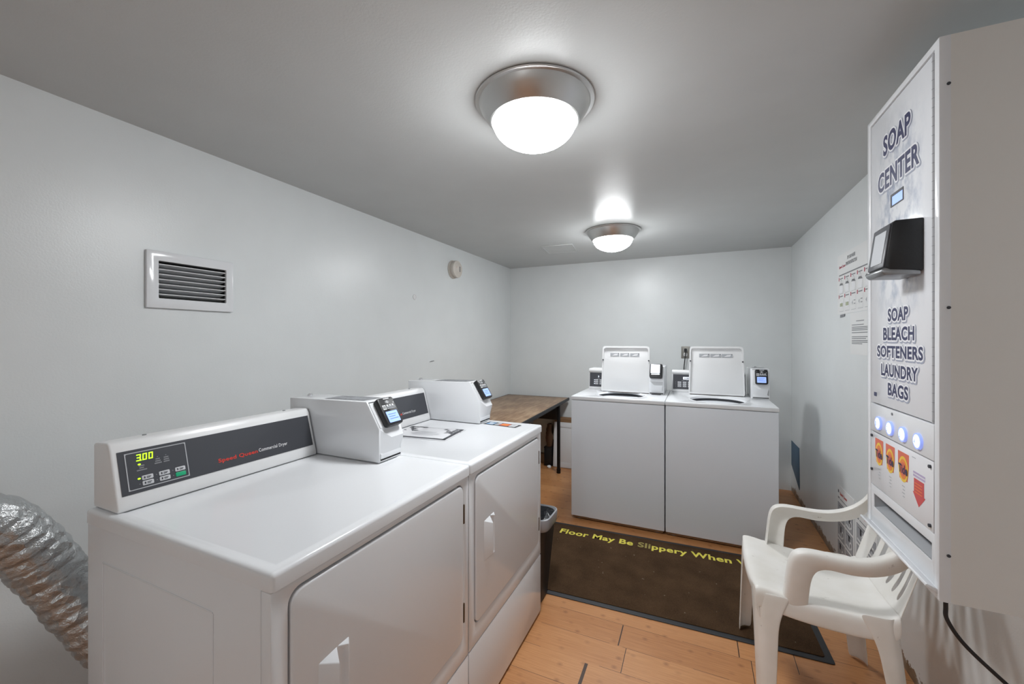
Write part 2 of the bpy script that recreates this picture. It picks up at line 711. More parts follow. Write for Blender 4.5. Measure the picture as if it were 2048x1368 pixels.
# left wall has a real opening behind the vent grille
b = MB()
VY0, VY1, VZ0, VZ1 = .885, 1.138, 1.496, 1.644
fr = frame((LX, 0, 0), (0, 1, 0), (0, 0, 1))
b.ring([(FY - T, 0), (BY + T, 0), (BY + T, CZ), (FY - T, CZ)],
       [[(VY0, VZ0)], [(VY1, VZ0)], [(VY1, VZ1)], [(VY0, VZ1)]], -T, 0, fr)
struct('wall_left', b, 'wall')
b = MB(); b.box((RX, FY - T, 0), (RX + T, BY + T, CZ)); struct('wall_right', b, 'wall_dirty')
b = MB(); b.box((LX, BY, 0), (RX, BY + T, CZ)); struct('wall_back', b, 'wall')
b = MB(); b.box((LX, FY - T, 0), (RX, FY, CZ)); struct('wall_front', b, 'wall')


# ------------------------------------------------------------------ ceiling lamps
def ceiling_lamp(x, y, label):
    t = thing('ceiling_lamp', label, 'ceiling lamp', (x, y, CZ), 0, 'flush ceiling lamps')
    b = MB()
    b.lathe([(.0, -.001), (.202, -.001), (.204, -.004), (.202, -.008), (.190, -.0095), (.1885, -.013), (.186, -.02), (.178, -.034),
             (.166, -.052), (.152, -.070), (.147, -.0715), (.144, -.066), (.144, -.03)], n=72)
    b.build('metal_pan', 'nickel', t, 25)
    b = MB()
    b.lathe([(.143, -.060)] + [(.1435 * math.cos(a), -.066 - .088 * math.sin(a)) for a in [i * PI / 28 for i in range(15)]], n=64)
    b.build('glass_dome', 'lamp', t, 60)
    return t


ceiling_lamp(-.503, 1.302, 'brushed metal ceiling lamp with lit white dome, the nearer and larger in view')
ceiling_lamp(-.50, -2.10, 'unseen fill lamp added behind the camera, brushed metal with lit white dome')  # added fill lamp, out of view; brightens the sides facing the camera
ceiling_lamp(-.562, 3.085, 'brushed metal ceiling lamp with lit white dome, nearer the back wall')

# faint hatch in the ceiling near the far lamp
t = thing('access_panel', 'thin white square access panel in the ceiling beside the far lamp', 'access panel', (-1.11, 3.50, CZ), math.radians(7))
b = MB(); b.ring([(-.14, -.16), (.14, -.16), (.14, .16), (-.14, .16)], [[(-.128, -.148)], [(.128, -.148)], [(.128, .148)], [(-.128, .148)]], -.006, -.0005, bev=.0015)
b.build('panel_rim', 'ceiling', t)
b = MB(); b.box((-.1278, -.1478, -.004), (.1278, .1478, -.0005)); b.build('panel_door', 'ceiling', t)

# ------------------------------------------------------------------ vent grille (left wall)
t = thing('vent_grille', 'white louvred vent grille set into the left wall', 'vent', (LX, 0, 0))
fr = frame((0, 0, 0), (0, 1, 0), (0, 0, 1))
b = MB()
b.ring([(.846, 1.457), (1.168, 1.457), (1.168, 1.682), (.846, 1.682)], rrect(VY0, VZ0, VY1, VZ1, .002, 1, True), .0005, .014, fr, bev=.002)
b.build('vent_frame', 'enamel', t)
b = MB()
b.ring([(VY0 + .001, VZ0 + .001), (VY1 - .001, VZ0 + .001), (VY1 - .001, VZ1 - .001), (VY0 + .001, VZ1 - .001)],
       [[(VY0 + .004, VZ0 + .004)], [(VY1 - .004, VZ0 + .004)], [(VY1 - .004, VZ1 - .004)], [(VY0 + .004, VZ1 - .004)]], -.11, .004, fr)
b.box((VY0 + .001, VZ0 + .001, -.115), (VY1 - .001, VZ1 - .001, -.11), m=fr)
b.build('vent_duct', 'gap', t)
for i in range(7):
    z = VZ0 + .016 + i * .0198
    b = MB()
    b.prism([(-.030, z - .012), (-.030, z - .0105), (.008, z + .0025), (.011, z + .002), (.011, z - .001), (.008, z - .0015)], VY0 + .002, VY1 - .002,
            frame((0, 0, 0), (1, 0, 0), (0, 0, 1)) @ Matrix.Scale(-1, 4, (0, 0, 1)))
    b.build('louvre', 'enamel', t)

# ------------------------------------------------------------------ smoke alarm, cap and scuff on the left wall
t = thing('smoke_alarm', 'round off-white smoke alarm high on the left wall', 'smoke alarm', (LX, 3.035, 1.945))
fr = frame((0, 0, 0), (0, 1, 0), (0, 0, 1))
b = MB(); b.lathe([(0, .0005), (.078, .0005), (.080, .003), (.079, .014), (.07, .017), (.066, .019), (.066, .033), (0, .033)], fr, 48)
b.build('mounting_base', 'alarm', t)
b = MB()
b.lathe([(0, .033), (.071, .033), (.0745, .037), (.0755, .046), (.073, .054), (.066, .0585), (.060, .059), (.058, .0572), (.056, .059), (.047, .062), (.045, .060),
         (.043, .062), (.034, .0645), (.032, .0625), (.030, .0645), (0, .066)], fr, 48)
b.build('alarm_body', 'alarm', t)
b = MB()
b.ring([(.006, -.022), (.022, -.022), (.022, .022), (.006, .022)], rrect(.0095, -.018, .0185, .018, .004, 3, True), .066, .0675, fr)
b.build('test_button_slot', 'grey_print', t)
b = MB(); b.ell(-.038, .012, .003, .003, fr, .0648, 0, 10); b.build('indicator_light', 'tide_orange', t)

o = MB().lathe([(0, .0003), (.020, .0003), (.0215, .002), (.020, .0045), (.0165, .0055), (.014, .0035), (0, .003)], frame((0, 0, 0), (0, 1, 0), (0, 0, 1)), 32).build('wall_anchor', 'white_plastic')
o.location = (LX, 2.503, 1.654)
tag(o, 'small round painted cap on the left wall below the smoke alarm', 'wall cap')
o = MB().prism([(-.03, -.003), (.0, -.001), (.03, .002), (.028, .006), (0, .004), (-.02, .001)], .0003, .006, frame((0, 0, 0), (0, 1, 0), (0, 0, 1)), bev=.001).build('paint_chip', 'grey_print')
o.location = (LX, 2.722, 1.153)
tag(o, 'tiny grey paint chip on the left wall above the far dryer', 'paint chip')


# ------------------------------------------------------------------ payment housings (part of each machine)
def card_reader(par, fr, w, h, style, th=.024):
    """black card reader standing on the face plane fr (x across, y up, z out), centred"""
    b = MB()
    b.prism(rrect(-w / 2, -h / 2, w / 2, h / 2, .011, 4), .0, th, fr, 0, .005, 2)
    z = th + .0006
    mats = ['black', 'white_print', 'mid_print', 'dark_print', 'grey_print']
    if style == 'screen':
        b.quad(-w * .40, h * .06, -w * .19, h * .22, fr, z, 1)
        b.quad(-w * .15, h * .07, w * .38, h * .16, fr, z, 2)
        for i in range(3):
            b.quad(-w * .13 + i * w * .17, h * .17, -w * .02 + i * w * .17, h * .22, fr, z, 1)
        for i in range(3):
            b.quad(-w * .38 + i * w * .06, h * .09, -w * .345 + i * w * .06, h * .19, fr, z + .0004, 3)
        for i in range(10):
            b.quad(-w * .12 + i * w * .05, h * .095, -w * .09 + i * w * .05, h * .135, fr, z + .0004, 3)
        b.quad(-w * .16, h * .425, w * .2, h * .455, fr, z, 1)
        b.ell(0, h * .32, w * .14, h * .055, fr, z, 4)
        for i in range(3):      # contactless waves
            r = .004 + i * .0032
            pts = [(r * math.cos(a), h * .32 + r * math.sin(a)) for a in (-.6, -.3, 0, .3, .6)]
            q = [((r + .0013) * math.cos(a), h * .32 + (r + .0013) * math.sin(a)) for a in (.6, .3, 0, -.3, -.6)]
            b.flat([(x - .008, y) for x, y in pts + q], fr, z + .0004, 1)
        b.ell(w * .36, h * .27, w * .03, h * .018, fr, z, 1, 8)
        b.build('card_reader', mats, par)
        b = MB()
        b.prism(rrect(-w * .36, -h * .41, w * .34, -h * .02, .002, 2), th, z + .0006, fr, 0)
        for i, ln in enumerate((.5, .4, .55)):
            b.quad(-w * .28, -h * (.14 + .08 * i), -w * .28 + w * ln, -h * (.115 + .08 * i), fr, z + .0012, 1)
        b.build('reader_screen', ['lcd', 'lcd_text'], par)
    else:
        b.quad(-w * .36, -h * .33, w * .3, -h * .24, fr, z, 1)
        b.build('card_reader', mats, par)
        b = MB()
        b.prism(rrect(-w * .41, -h * .22, w * .31, h * .43, .003, 2), th, th + .004, fr, 0, .001)
        b.build('reader_screen', 'lcd_and_glare', par)  # lamp reflection on the tilted glass, put in as a white glow


def payment_housing(par, w, prof, slope, style, lip_z, F):
    """F maps local (x back->front distance, y up, z across 0..w)"""
    b = MB()
    b.prism(prof, 0, w, F, 0, .0035, 2)
    h = b.build('payment_housing', 'enamel', par)
    (x0, y0), (x1, y1) = slope
    # face plate on the slope
    A = F @ Matrix.Translation((x0, y0, 0))
    o = A @ Vector((0, 0, 0)); up = (F.to_3x3() @ Vector((x0 - x1, y0 - y1, 0))); ac = F.to_3x3() @ Vector((0, 0, 1))
    L = math.hypot(x0 - x1, y0 - y1)
    mid = F @ Vector(((x0 + x1) / 2, (y0 + y1) / 2, w / 2))
    fr = frame(mid, -ac, up)
    if fr.to_3x3() @ Vector((0, 0, 1)) @ (F.to_3x3() @ Vector((1, 0, 0))) < 0:
        fr = frame(mid, ac, up)
    b = MB()
    b.prism(rrect(-w / 2 + .006, -L / 2 + .003, w / 2 - .006, L / 2 - .008, .002, 2), 0, .0025, fr, 0, .001)
    b.build('face_plate', 'enamel', h)
    b = MB(); b.quad(-w / 2 + .006, L / 2 - .0075, w / 2 - .006, L / 2 - .0045, fr, .0006)
    b.build('face_seam', 'gap', h)
    if style == 'screen':
        card_reader(h, fr @ Matrix.Translation((.004, -.004, .0025)), .078, .104, 'screen')
    else:
        card_reader(h, fr @ Matrix.Translation((-.002, .012, .006)) @ Matrix.Rotation(math.radians(-14), 4, 'X'), .092, .112, 'bright', .034)
    # lower coin door with a faceted bulge and a dark slit
    xf = x1
    P = F
    b = MB()
    g = frame(P @ Vector((xf, lip_z, w / 2)), fr.to_3x3() @ Vector((1, 0, 0)), (0, 0, 1))
    H = y1 - lip_z
    t = bmesh.new()
    a, c = w / 2 - .006, w / 2 - .03
    lo = [(-a, .016, 0), (a, .016, 0), (a, H * .98, 0), (-a, H * .98, 0)]
    hi = [(-c - .012, .034, .004), (c + .014, .034, .004), (c + .02, H * .72, .017), (-c + .012, H * .72, .017)]
    lv = [t.verts.new(v) for v in lo]; hv = [t.verts.new(v) for v in hi]
    t.faces.new(hv)
    for i in range(4):
        t.faces.new((lv[i], lv[(i + 1) % 4], hv[(i + 1) % 4], hv[i]))
    bmesh.ops.recalc_face_normals(t, faces=t.faces[:])
    b._merge(t, g)
    b.box((-a, .012, -.001), (a, .030, .003), .001, m=g)
    b.build('coin_door', 'enamel', h)
    b = MB(); b.quad(-a, .006, a, .0115, g, .0008); b.build('coin_slit', 'gap', h)
    return h, F


# ------------------------------------------------------------------ dryers
DX = -.6852
DW, DD = .688, .678


def dryer(y0, label, lit):
    t = thing('tumble_dryer', label, 'dryer', (DX, y0, 0), 0, 'white dryers side by side at the left wall')
    R = frame((0, 0, 0), (0, 1, 0), (0, 0, 1))           # front face plane: x along the wall, y up, z out
    b = MB()
    b.box((-DD, .001, .012), (-.028, DW - .001, .882), .004)
    # embossed side seams
    for x in (-.6, -.17):
        b.box((x, -.0004, .03), (x + .003, .002, .80), .0005)
    b.box((-.6, -.0004, .80), (-.17, .002, .803), .0005)
    b.build('cabinet', 'enamel', t)
    hole = rrect(.035, .355, .655, .866, (.03, .03, .028, .028), 6, True)
    b = MB()
    b.ring([(.0, .289), (DW, .289), (DW, .881), (0, .881)], hole, -.027, 0, R, 0, .003)
    b.prism(rrect(.034, .354, .656, .867, .03, 6), -.026, -.018, R, 1)
    b.build('front_panel', ['enamel', 'gap'], t)
    b = MB()
    b.box((-.027, 0, .012), (0, DW, .2855), .003)
    b.build('lower_panel', 'enamel', t)
    for y in (.06, DW - .06):
        b = MB(); b.cyl((-.06, y, 0), (-.06, y, .014), .018); b.build('foot', 'soft_black', t)
    # top
    b = MB()
    tm = bmesh.new()
    bmesh.ops.create_cube(tm, size=1)
    lo, hi = (-DD, -.002, .884), (.006, DW + .002, .917)
    for v in tm.verts:
        v.co = Vector([lo[i] + (v.co[i] + .5) * (hi[i] - lo[i]) for i in range(3)])
    bmesh.ops.bevel(tm, geom=[e for e in tm.edges if all(v.co.z > .9 for v in e.verts) or abs(e.verts[0].co.z - e.verts[1].co.z) > .01],
                    offset=.009, segments=4, profile=.5, affect='EDGES')
    tm.normal_update()
    top = max((f for f in tm.faces if f.normal.z > .99), key=lambda f: f.calc_area())
    r = bmesh.ops.inset_region(tm, faces=[top], thickness=.022, depth=0)
    r = bmesh.ops.inset_region(tm, faces=[top], thickness=.010, depth=-.0025)
    b._merge(tm)
    b.build('top_panel', 'enamel', t)
    # door
    b = MB()
    b.prism(rrect(.039, .359, .651, .862, (.028, .028, .026, .026), 6), -.017, .004, R, 0, .004, 3)
    d = b.build('door', 'enamel', t)
    b = MB()
    # raised pull with a scoop behind it
    a0, z0_, z1_ = .097, .545, .688
    tm = bmesh.new()
    q = {}
    for nm, da, dz, out in (('A', 0, 0, .0038), ('B', .036, .017, .023), ('C', .046, -.004, .0038), ('D', .040, .024, .0045), ('E', .062, .014, .0045), ('G', .070, .004, .013), ('H', .078, -.004, .0038)):
        q[nm + '0'] = tm.verts.new((a0 + da, z0_ + dz, out)); q[nm + '1'] = tm.verts.new((a0 + da, z1_ - dz, out))
    for fc in ('A0 B0 B1 A1', 'A1 B1 C1', 'A0 C0 B0', 'B0 D0 D1 B1', 'D0 E0 E1 D1', 'E0 G0 G1 E1', 'G0 H0 H1 G1', 'C1 B1 D1', 'C1 D1 E1', 'C1 E1 G1', 'C1 G1 H1',
               'C0 D0 B0', 'C0 E0 D0', 'C0 G0 E0', 'C0 H0 G0'):
        tm.faces.new([q[k] for k in fc.split()])
    bmesh.ops.recalc_face_normals(tm, faces=tm.faces[:])
    bmesh.ops.bevel(tm, geom=[ed for ed in tm.edges if len(ed.link_faces) == 2], offset=.0018, segments=2, profile=.5, affect='EDGES', clamp_overlap=True)
    b._merge(tm, R)
    b.build('door_handle', 'enamel', d)
    for z in (.415, .735):
        b = MB(); b.box((.652, z, -.010), (.6585, z + .062, .0045), .001, m=R)
        b.build('hinge', 'bronze', d)
    # control console
    prof = [(-.678, .9175), (-.678, 1.070), (-.674, 1.077), (-.617, 1.081), (-.608, 1.079), (-.604, 1.072), (-.600, 1.066), (-.564, .934), (-.562, .9175)]
    P = frame((0, 0, 0), (1, 0, 0), (0, 0, 1)) @ Matrix.Scale(-1, 4, (0, 0, 1))
    b = MB(); b.prism(prof, .012, .568, P, 0, .005, 3)
    con = b.build('console', 'white_plastic', t)
    s0 = Vector((-.565, 0, .938)); s1 = Vector((-.600, 0, 1.066))
    up = (s1 - s0).normalized(); Ls = (s1 - s0).length
    C = frame(s0, (0, 1, 0), up)
    pz0, pz1 = .016, Ls - .010
    H = pz1 - pz0
    zz = .0018
    fx0, fw = .037, .131
    X = lambda f: fx0 + fw * f
    Y = lambda f: pz0 + H * f
    b = MB()
    b.prism([(.024, pz0), (.557, pz0), (.557, pz1), (.024, pz1)], 0, .0012, C)
    b.ring([(X(0), Y(.075)), (X(1), Y(.075)), (X(1), Y(.935)), (X(0), Y(.935))], rrect(X(0) + .0022, Y(.075) + .0022, X(1) - .0022, Y(.935) - .0022, .003, 3, True), zz - .0003, zz, C, 1)
    for cx, cy, ws in ((.235, .585, (.09, .07, .16)), (.50, .66, (.07, .09, .12)), (.64, .66, (.08, .09, .1))):
        if cx > .3:
            b.ell(X(cx), Y(cy + .065), .0014, .001, C, zz, 2, 8)
        for i, w in enumerate(ws):
            b.quad(X(cx - w / 2), Y(cy - .05 * i), X(cx + w / 2), Y(cy - .05 * i + .028), C, zz, 2)
    for r in range(2):
        for c in range(3):
            if r or c:
                b.ell(X(.175 + .272 * c), Y(.31 - .125 * r), .0013, .001, C, zz, 2, 8)
    b.build('control_panel', ['panel', 'silver', 'grey_print'], con)
    # seven segment digits
    seg = {'3': 'abgcd', '0': 'abcdef'}

    def digit(x, y, w, h, s, dot):
        e = .0024
        b = MB()
        B = {'a': (0, h - e, w, h), 'd': (0, 0, w, e), 'g': (e * .4, h / 2 - e / 2, w, h / 2 + e / 2), 'b': (w - e, h / 2, w, h), 'c': (w - e, 0, w, h / 2),
             'f': (0, h / 2, e, h), 'e': (0, 0, e, h / 2)}
        sh = lambda yy: x + .12 * yy
        for k, lift in zip(seg[s], range(9)):
            q = B[k]
            b.flat([(sh(q[1]) + q[0], y + q[1]), (sh(q[1]) + q[2], y + q[1]), (sh(q[3]) + q[2], y + q[3]), (sh(q[3]) + q[0], y + q[3])], C, zz + .00002 * lift)
        if dot:
            b.quad(x + w - .001, y, x + w + .0018, y + .0024, C, zz + .0002)
        b.build('digit', 'led' if lit else 'dark_print', con)
    for i, c in enumerate('300'):
        digit(X(.165) + i * .0125, Y(.715), .0092, .0165, c, i == 0)
    for fx_, fy_ in ((.205, .635), (.175, .31)):
        b = MB(); b.ell(X(fx_), Y(fy_), .0032, .002, C, zz); b.build('indicator_light', 'led' if lit else 'dark_print', con)
    for r in range(2):
        for c in range(3):
            x0 = X(.215 + .272 * c); y0b = Y(.258 - .125 * r)
            b = MB()
            b.prism(rrect(x0, y0b, x0 + .0235, y0b + .0108, .0022, 3), .001, .0024, C, 0, .0005)
            if not (r == 1 and c == 2):
                b.quad(x0 + .004, y0b + .003, x0 + .007, y0b + .008, C, .0027, 1)
                b.quad(x0 + .0095, y0b + .0058, x0 + .019, y0b + .0075, C, .0027, 1)
                b.quad(x0 + .0095, y0b + .0030, x0 + .017, y0b + .0047, C, .0027, 1)
            k = b.build('key', ['button_green' if (r == 1 and c == 2) else 'button_grey', 'dark_print'], con)
            if r == 1 and c == 2:
                lab(k, 'green start key')
    b = MB(); b.text('Speed Queen', .243, Y(.17), .116, .0145, C, zz, 0, .026); b.build('red_lettering', 'red_print', con)
    b = MB(); b.text('Commercial Dryer', .363, Y(.185), .098, .0140, C, zz, 0, .012); b.build('white_lettering', 'white_print', con)
    for y in (.1, .5):
        b = MB(); b.cyl((-.645, y, 1.078), (-.645, y, 1.0815), .0045, n=10); b.build('console_screw', 'steel', con)
    # payment housing
    F = Matrix(((1, 0, 0, 0), (0, 0, 1, .574), (0, 1, 0, 0), (0, 0, 0, 1)))
    h, _ = payment_housing(t, .113, [(-.712, .9178), (-.277, .9178), (-.277, 1.030), (-.333, 1.120), (-.712, 1.113)], ((-.333, 1.12), (-.277, 1.03)), 'screen', .9178, F)
    b = MB(); b.quad(-.55, .59, -.36, .675, Matrix.Identity(4), 1.1205 - .0005); 
    b.bm.verts.ensure_lookup_table()
    for v in b.bm.verts:
        v.co.z = 1.113 + (v.co.x + .712) / .379 * .007 + .0007
    for i in range(9):
        x = -.54 + .02 * i
        b.quad(x, .60 + .005 * (i % 3), x + .009, .655 - .006 * (i % 4), ID, 1.113 + (x + .712) / .379 * .007 + .0013, 1)
    b.build('instruction_label', ['grey_print', 'mid_print'], h)
    b = MB(); b.cyl((-.672, .63, 1.112), (-.672, .63, 1.121), .0095); b.cyl((-.672, .63, 1.12), (-.672, .63, 1.124), .006)
    b.build('barrel_lock', 'chrome', h)
    return t


d1 = dryer(.478, 'white front-loading dryer with green 3.00 display, the nearer of the pair', True)
d2 = dryer(1.171, 'white front-loading dryer next to the table and bin, the farther of the pair', False)
# sticker strip at the far end of the second dryer's top
b = MB()
S = frame((-.955 - DX, 1.766 - 1.171, .9152), (.183, -.018, 0), (.018, .183, 0))
b.quad(0, 0, .184, .062, S, .0004)
for x0, x1, mi in ((.012, .052, 1), (.060, .082, 2), (.086, .134, 3), (.138, .172, 2)):
    b.quad(x0, .008, x1, .054, S, .0008, mi)
b.ell(.032, .031, .012, .014, S, .0012, 2)
b.ell(.110, .031, .018, .018, S, .0012, 4)
for x in (.066, .150):
    for k in range(4):
        b.quad(x - .003, .014 + k * .009, x + .013, .018 + k * .009, S, .0012, 5)
b.build('instruction_sticker', ['dark_print', 'sky_print', 'white_print', 'tide_orange', 'tide_mid', 'mid_print'], d2)

# laminated notice lying on the second dryer
fr = frame((-1.214, 1.372, .9153), (.278, .033, 0), (-.026, .211, 0))
b = MB()
b.prism(rrect(0, 0, .281, .213, .004, 2), .0002, .0012, fr)
b.quad(.006, .006, .275, .022, fr, .0016, 1)
b.quad(.259, .006, .275, .207, fr, .0016, 1)
b.quad(.012, .196, .259, .199, fr, .0016, 3)
rnd = random.Random(3)
for i in range(44):      # leaf pattern in the two far corners
    cx, cy = (rnd.uniform(.008, .085), rnd.uniform(.125, .205)) if i % 2 else (rnd.uniform(.195, .27), rnd.uniform(.115, .205))
    a = rnd.uniform(0, PI); l, w = rnd.uniform(.012, .022), rnd.uniform(.004, .008)
    b.flat([(min(.277, max(.004, cx + l * math.cos(a))), min(.209, cy + l * math.sin(a))), (cx - w * math.sin(a), min(.209, cy + w * math.cos(a))),
            (max(.004, cx - l * math.cos(a)), min(.209, cy - l * math.sin(a))), (min(.277, cx + w * math.sin(a)), cy - w * math.cos(a))], fr, .0017 + .00002 * i, 2)
for i, (x0, x1) in enumerate(((.09, .19), (.07, .21), (.08, .20), (.10, .18))):
    b.quad(x0, .06 + .018 * i, x1, .066 + .018 * i, fr, .0016, 3)
o = b.build('notice_sheet', ['gloss_paper', 'dark_print', 'leather_grey', 'mid_print'])
tag(o, 'laminated white notice with dark floral border lying on the far dryer', 'notice')


# ------------------------------------------------------------------ washers
WW, WD = .651, .68


def washer(x0, label, lid_y, con_y, hx, hfront, style):
    t = thing('washing_machine', label, 'washing machine', (x0, 2.9307, 0), 0, 'white top-loading washers at the back wall')
    b = MB(); b.box((0, 0, .026), (WW, WD, .882), .006, 3); b.build('cabinet', 'enamel_grey', t)
    b = MB(); b.box((.01, .012, .012), (WW - .01, WD - .01, .03)); b.build('base_rail', 'cardboard', t)
    for x in (.05, WW - .05):
        for y in (.05, WD - .05):
            b = MB(); b.cyl((x, y, 0), (x, y, .02), .02, .016); b.build('foot', 'steel', t)
    # top with its round opening
    b = MB()
    cx, cy, r = .325, .222, .176
    gs = [[(cx + r * math.cos(a0 + i * PI / 16), cy + r * math.sin(a0 + i * PI / 16)) for i in range(9)] for a0 in (PI, 1.5 * PI, 0, .5 * PI)]
    zt = .911
    b.ring([(-.002, -.004), (WW + .002, -.004), (WW + .002, WD), (-.002, WD)], gs, .885, zt, bev=.004)
    # shallow rim falling into the tub
    n = 48
    prof = [(r + .014, zt + .0005), (r + .006, zt + .003), (r - .002, zt + .001), (r - .006, zt - .006), (r - .008, zt - .012)]
    b.lathe(prof, Matrix.Translation((cx, cy, 0)), n)
    b.build('top_panel', 'enamel', t)
    b = MB()
    b.lathe([(r - .0075, zt - .011), (r - .006, .50), (0, .48)], Matrix.Translation((cx, cy, 0)), n)
    b.lathe([(.045, .485), (.05, .60), (.03, .80), (.022, .84), (0, .845)], Matrix.Translation((cx, cy, 0)), 24)
    b.build('tub', 'dark_tub', t)
    # lid standing open
    LWd, LH = .378, .362
    tilt = math.radians(3.5)
    lx = .150 if style == 'bright' else .137
    fr = frame((lx, lid_y, zt + .006), (1, 0, 0), (0, math.sin(tilt), math.cos(tilt)))
    b = MB()
    th = .011
    outer = rrect(0, 0, LWd, LH, (.012, .012, .024, .024), 6, True)
    sk = lambda p, k=0: (p[0] + (LWd / 2 - p[0]) * .045 * p[1] / LH, p[1])
    b.prism([sk(p) for g in outer for p in g], -.030, -.012, fr, 0, .003)
    inner = rrect(th, th, LWd - th, LH - th * 1.3, (.008, .008, .018, .018), 6, True)
    # rim: a band between the two outlines
    tb = bmesh.new()
    O = [sk(p) for g in outer for p in g]; I = [sk(p) for g in inner for p in g]
    vs = {}
    for nm, L, z in (('ob', O, -.02), ('of', O, .0), ('if', I, .0), ('ib', I, -.016)):
        vs[nm] = [tb.verts.new((x, y, z)) for x, y in L]
    N = len(O)
    for a, c in (('ob', 'of'), ('of', 'if'), ('if', 'ib')):
        for i in range(N):
            j = (i + 1) % N
            tb.faces.new((vs[a][i], vs[a][j], vs[c][j], vs[c][i]))
    bmesh.ops.recalc_face_normals(tb, faces=tb.faces[:])
    b._merge(tb, fr)
    # panel swelling on the inner face
    rows = []
    for i in range(7):
        f = i / 6
        y = th + .004 + (LH - th * 2.3 - .024) * f
        row = []
        for j in range(7):
            g = j / 6
            e = min(f, 1 - f, g, 1 - g)
            row.append((*sk((th + .004 + (LWd - 2 * th - .008) * g, y)), -.0115 + .009 * min(1, e * 6)))
        rows.append(row)
    b.grid(rows, 0, fr)
    lid = b.build('lid', 'white_plastic', t, 50)
    for i in range(3):
        b = MB()
        xs = .075 + i * .077 - (.005 if style == 'bright' else 0)
        b.quad(xs, LH - .083, xs + .070, LH - .056, fr, -.0012)
        b.flat([(xs + .012, LH - .078), (xs + .055, LH - .074), (xs + .060, LH - .062), (xs + .035, LH - .064)], fr, -.0006, 1)
        b.quad(xs + .062, LH - .062, xs + .068, LH - .057, fr, -.0006, 2)
        b.build('lid_sticker', ['mid_print', 'white_print', 'dark_print'], lid)
    for sx in (.008, LWd - .008):
        b = MB()
        px, py = sk((sx, LH * .69))
        b.cyl(fr @ Vector((px, py, -.002)), fr @ Vector((px, py, .007)), .0055, n=12)
        b.build('lid_bumper', 'dark_print', lid)
    b = MB(); b.cyl((lx + .01, lid_y + .016, zt + .004), (lx + LWd - .01, lid_y + .016, zt + .004), .005, n=10)
    b.build('lid_hinge', 'bronze', lid)
    # console at the back
    b = MB()
    P = frame((0, 0, 0), (0, 1, 0), (0, 0, 1))        # x: depth, y: up, z: along X
    y0 = con_y
    b.prism([(y0, zt), (y0 + .012, zt + .140), (y0 + .004, zt + .150), (y0 + .006, zt + .166), (y0 + .014, zt + .172), (WD - .004, zt + .172), (WD - .004, zt)][::-1],
            .012, .535, P, 0, .004, 2)
    con = b.build('console', 'white_plastic', t)
    C = frame((0, y0, zt), (1, 0, 0), (0, .012, .140))
    b = MB(); b.prism([(.020, .020), (.52, .020), (.52, .138), (.020, .138)], 0, .0014, C)
    pm = ['panel', 'lcd_and_glare', 'mid_print', 'silver']
    if style == 'bright':
        for i in range(3):
            b.ell(.060, .045 + .0155 * i, .004, .004, C, .002, 1, 10)
        b.text('3', .090, .098, .009, .016, C, .002, 1, .05)
        b.quad(.086, .085, .104, .087, C, .002, 2)
        b.build('control_panel', pm, con)
        keys = [(.066 + .037 * c, .040 + .0155 * r, .026, .011) for r in range(3) for c in range(2)]
    else:
        for i in range(4):
            b.ell(.040, .04 + .0125 * i, .0015, .0015, C, .002, 3, 8)
        for i in range(3):
            b.quad(.085 + .03 * i, .088, .105 + .03 * i, .090, C, .002, 2)
        b.build('control_panel', pm, con)
        b = MB(); b.prism(rrect(.095, .098, .17, .119, .002, 2), .001, .0022, C)
        b.text('3.00', .104, .102, .036, .012, C, .0027, 1, .03)
        b.build('digit_display', ['lcd_and_glare', 'dark_print'], con)
        keys = [(.055 + .038 * c, .038 + .0155 * r, .027, .012) for r in range(3) for c in range(3)]
    for x, y, w, h in keys:
        b = MB(); b.prism(rrect(x, y, x + w, y + h, .002, 2), .001, .0024, C)
        b.quad(x + .005, y + .004, x + w - .005, y + .0065, C, .0028, 1)
        b.build('key', ['button_grey', 'grey_print'], con)
    # payment housing
    F = Matrix(((0, 0, 1, hx), (-1, 0, 0, 0), (0, 1, 0, 0), (0, 0, 0, 1)))
    f = -hfront
    h, _ = payment_housing(t, .110, [(-WD - .02, zt + .0006), (f, zt + .0006), (f, zt + .10), (f - .03, zt + .212), (-WD - .02, zt + .206)],
                           ((f - .03, zt + .212), (f, zt + .10)), style, zt, F)
    b = MB(); b.cyl((hx + .05, WD - .06, zt + .206), (hx + .05, WD - .06, zt + .217), .0095); b.build('barrel_lock', 'chrome', h)
    b = MB()
    for i in range(3):
        b.quad(hx + .02, .50 + .03 * i, hx + .09, .522 + .03 * i, ID, zt + .2125 - (.022 + .03 * i) * .018, 0)
    b.build('instruction_label', ['mid_print'], h)
    if style == 'bright':
        b = MB(); b.box((hx + .02, hfront - .018, zt), (hx + .088, hfront - .002, zt + .004)); b.build('coin_chute', 'gap', h)
    return t


washer(-.8396, 'white top-loading washer with raised lid, the one next to the table', .345, .50, .517, .340, 'bright')
washer(-.182, 'white top-loading washer with raised lid, the one next to the right wall', .455, .60, .549, .385, 'screen')

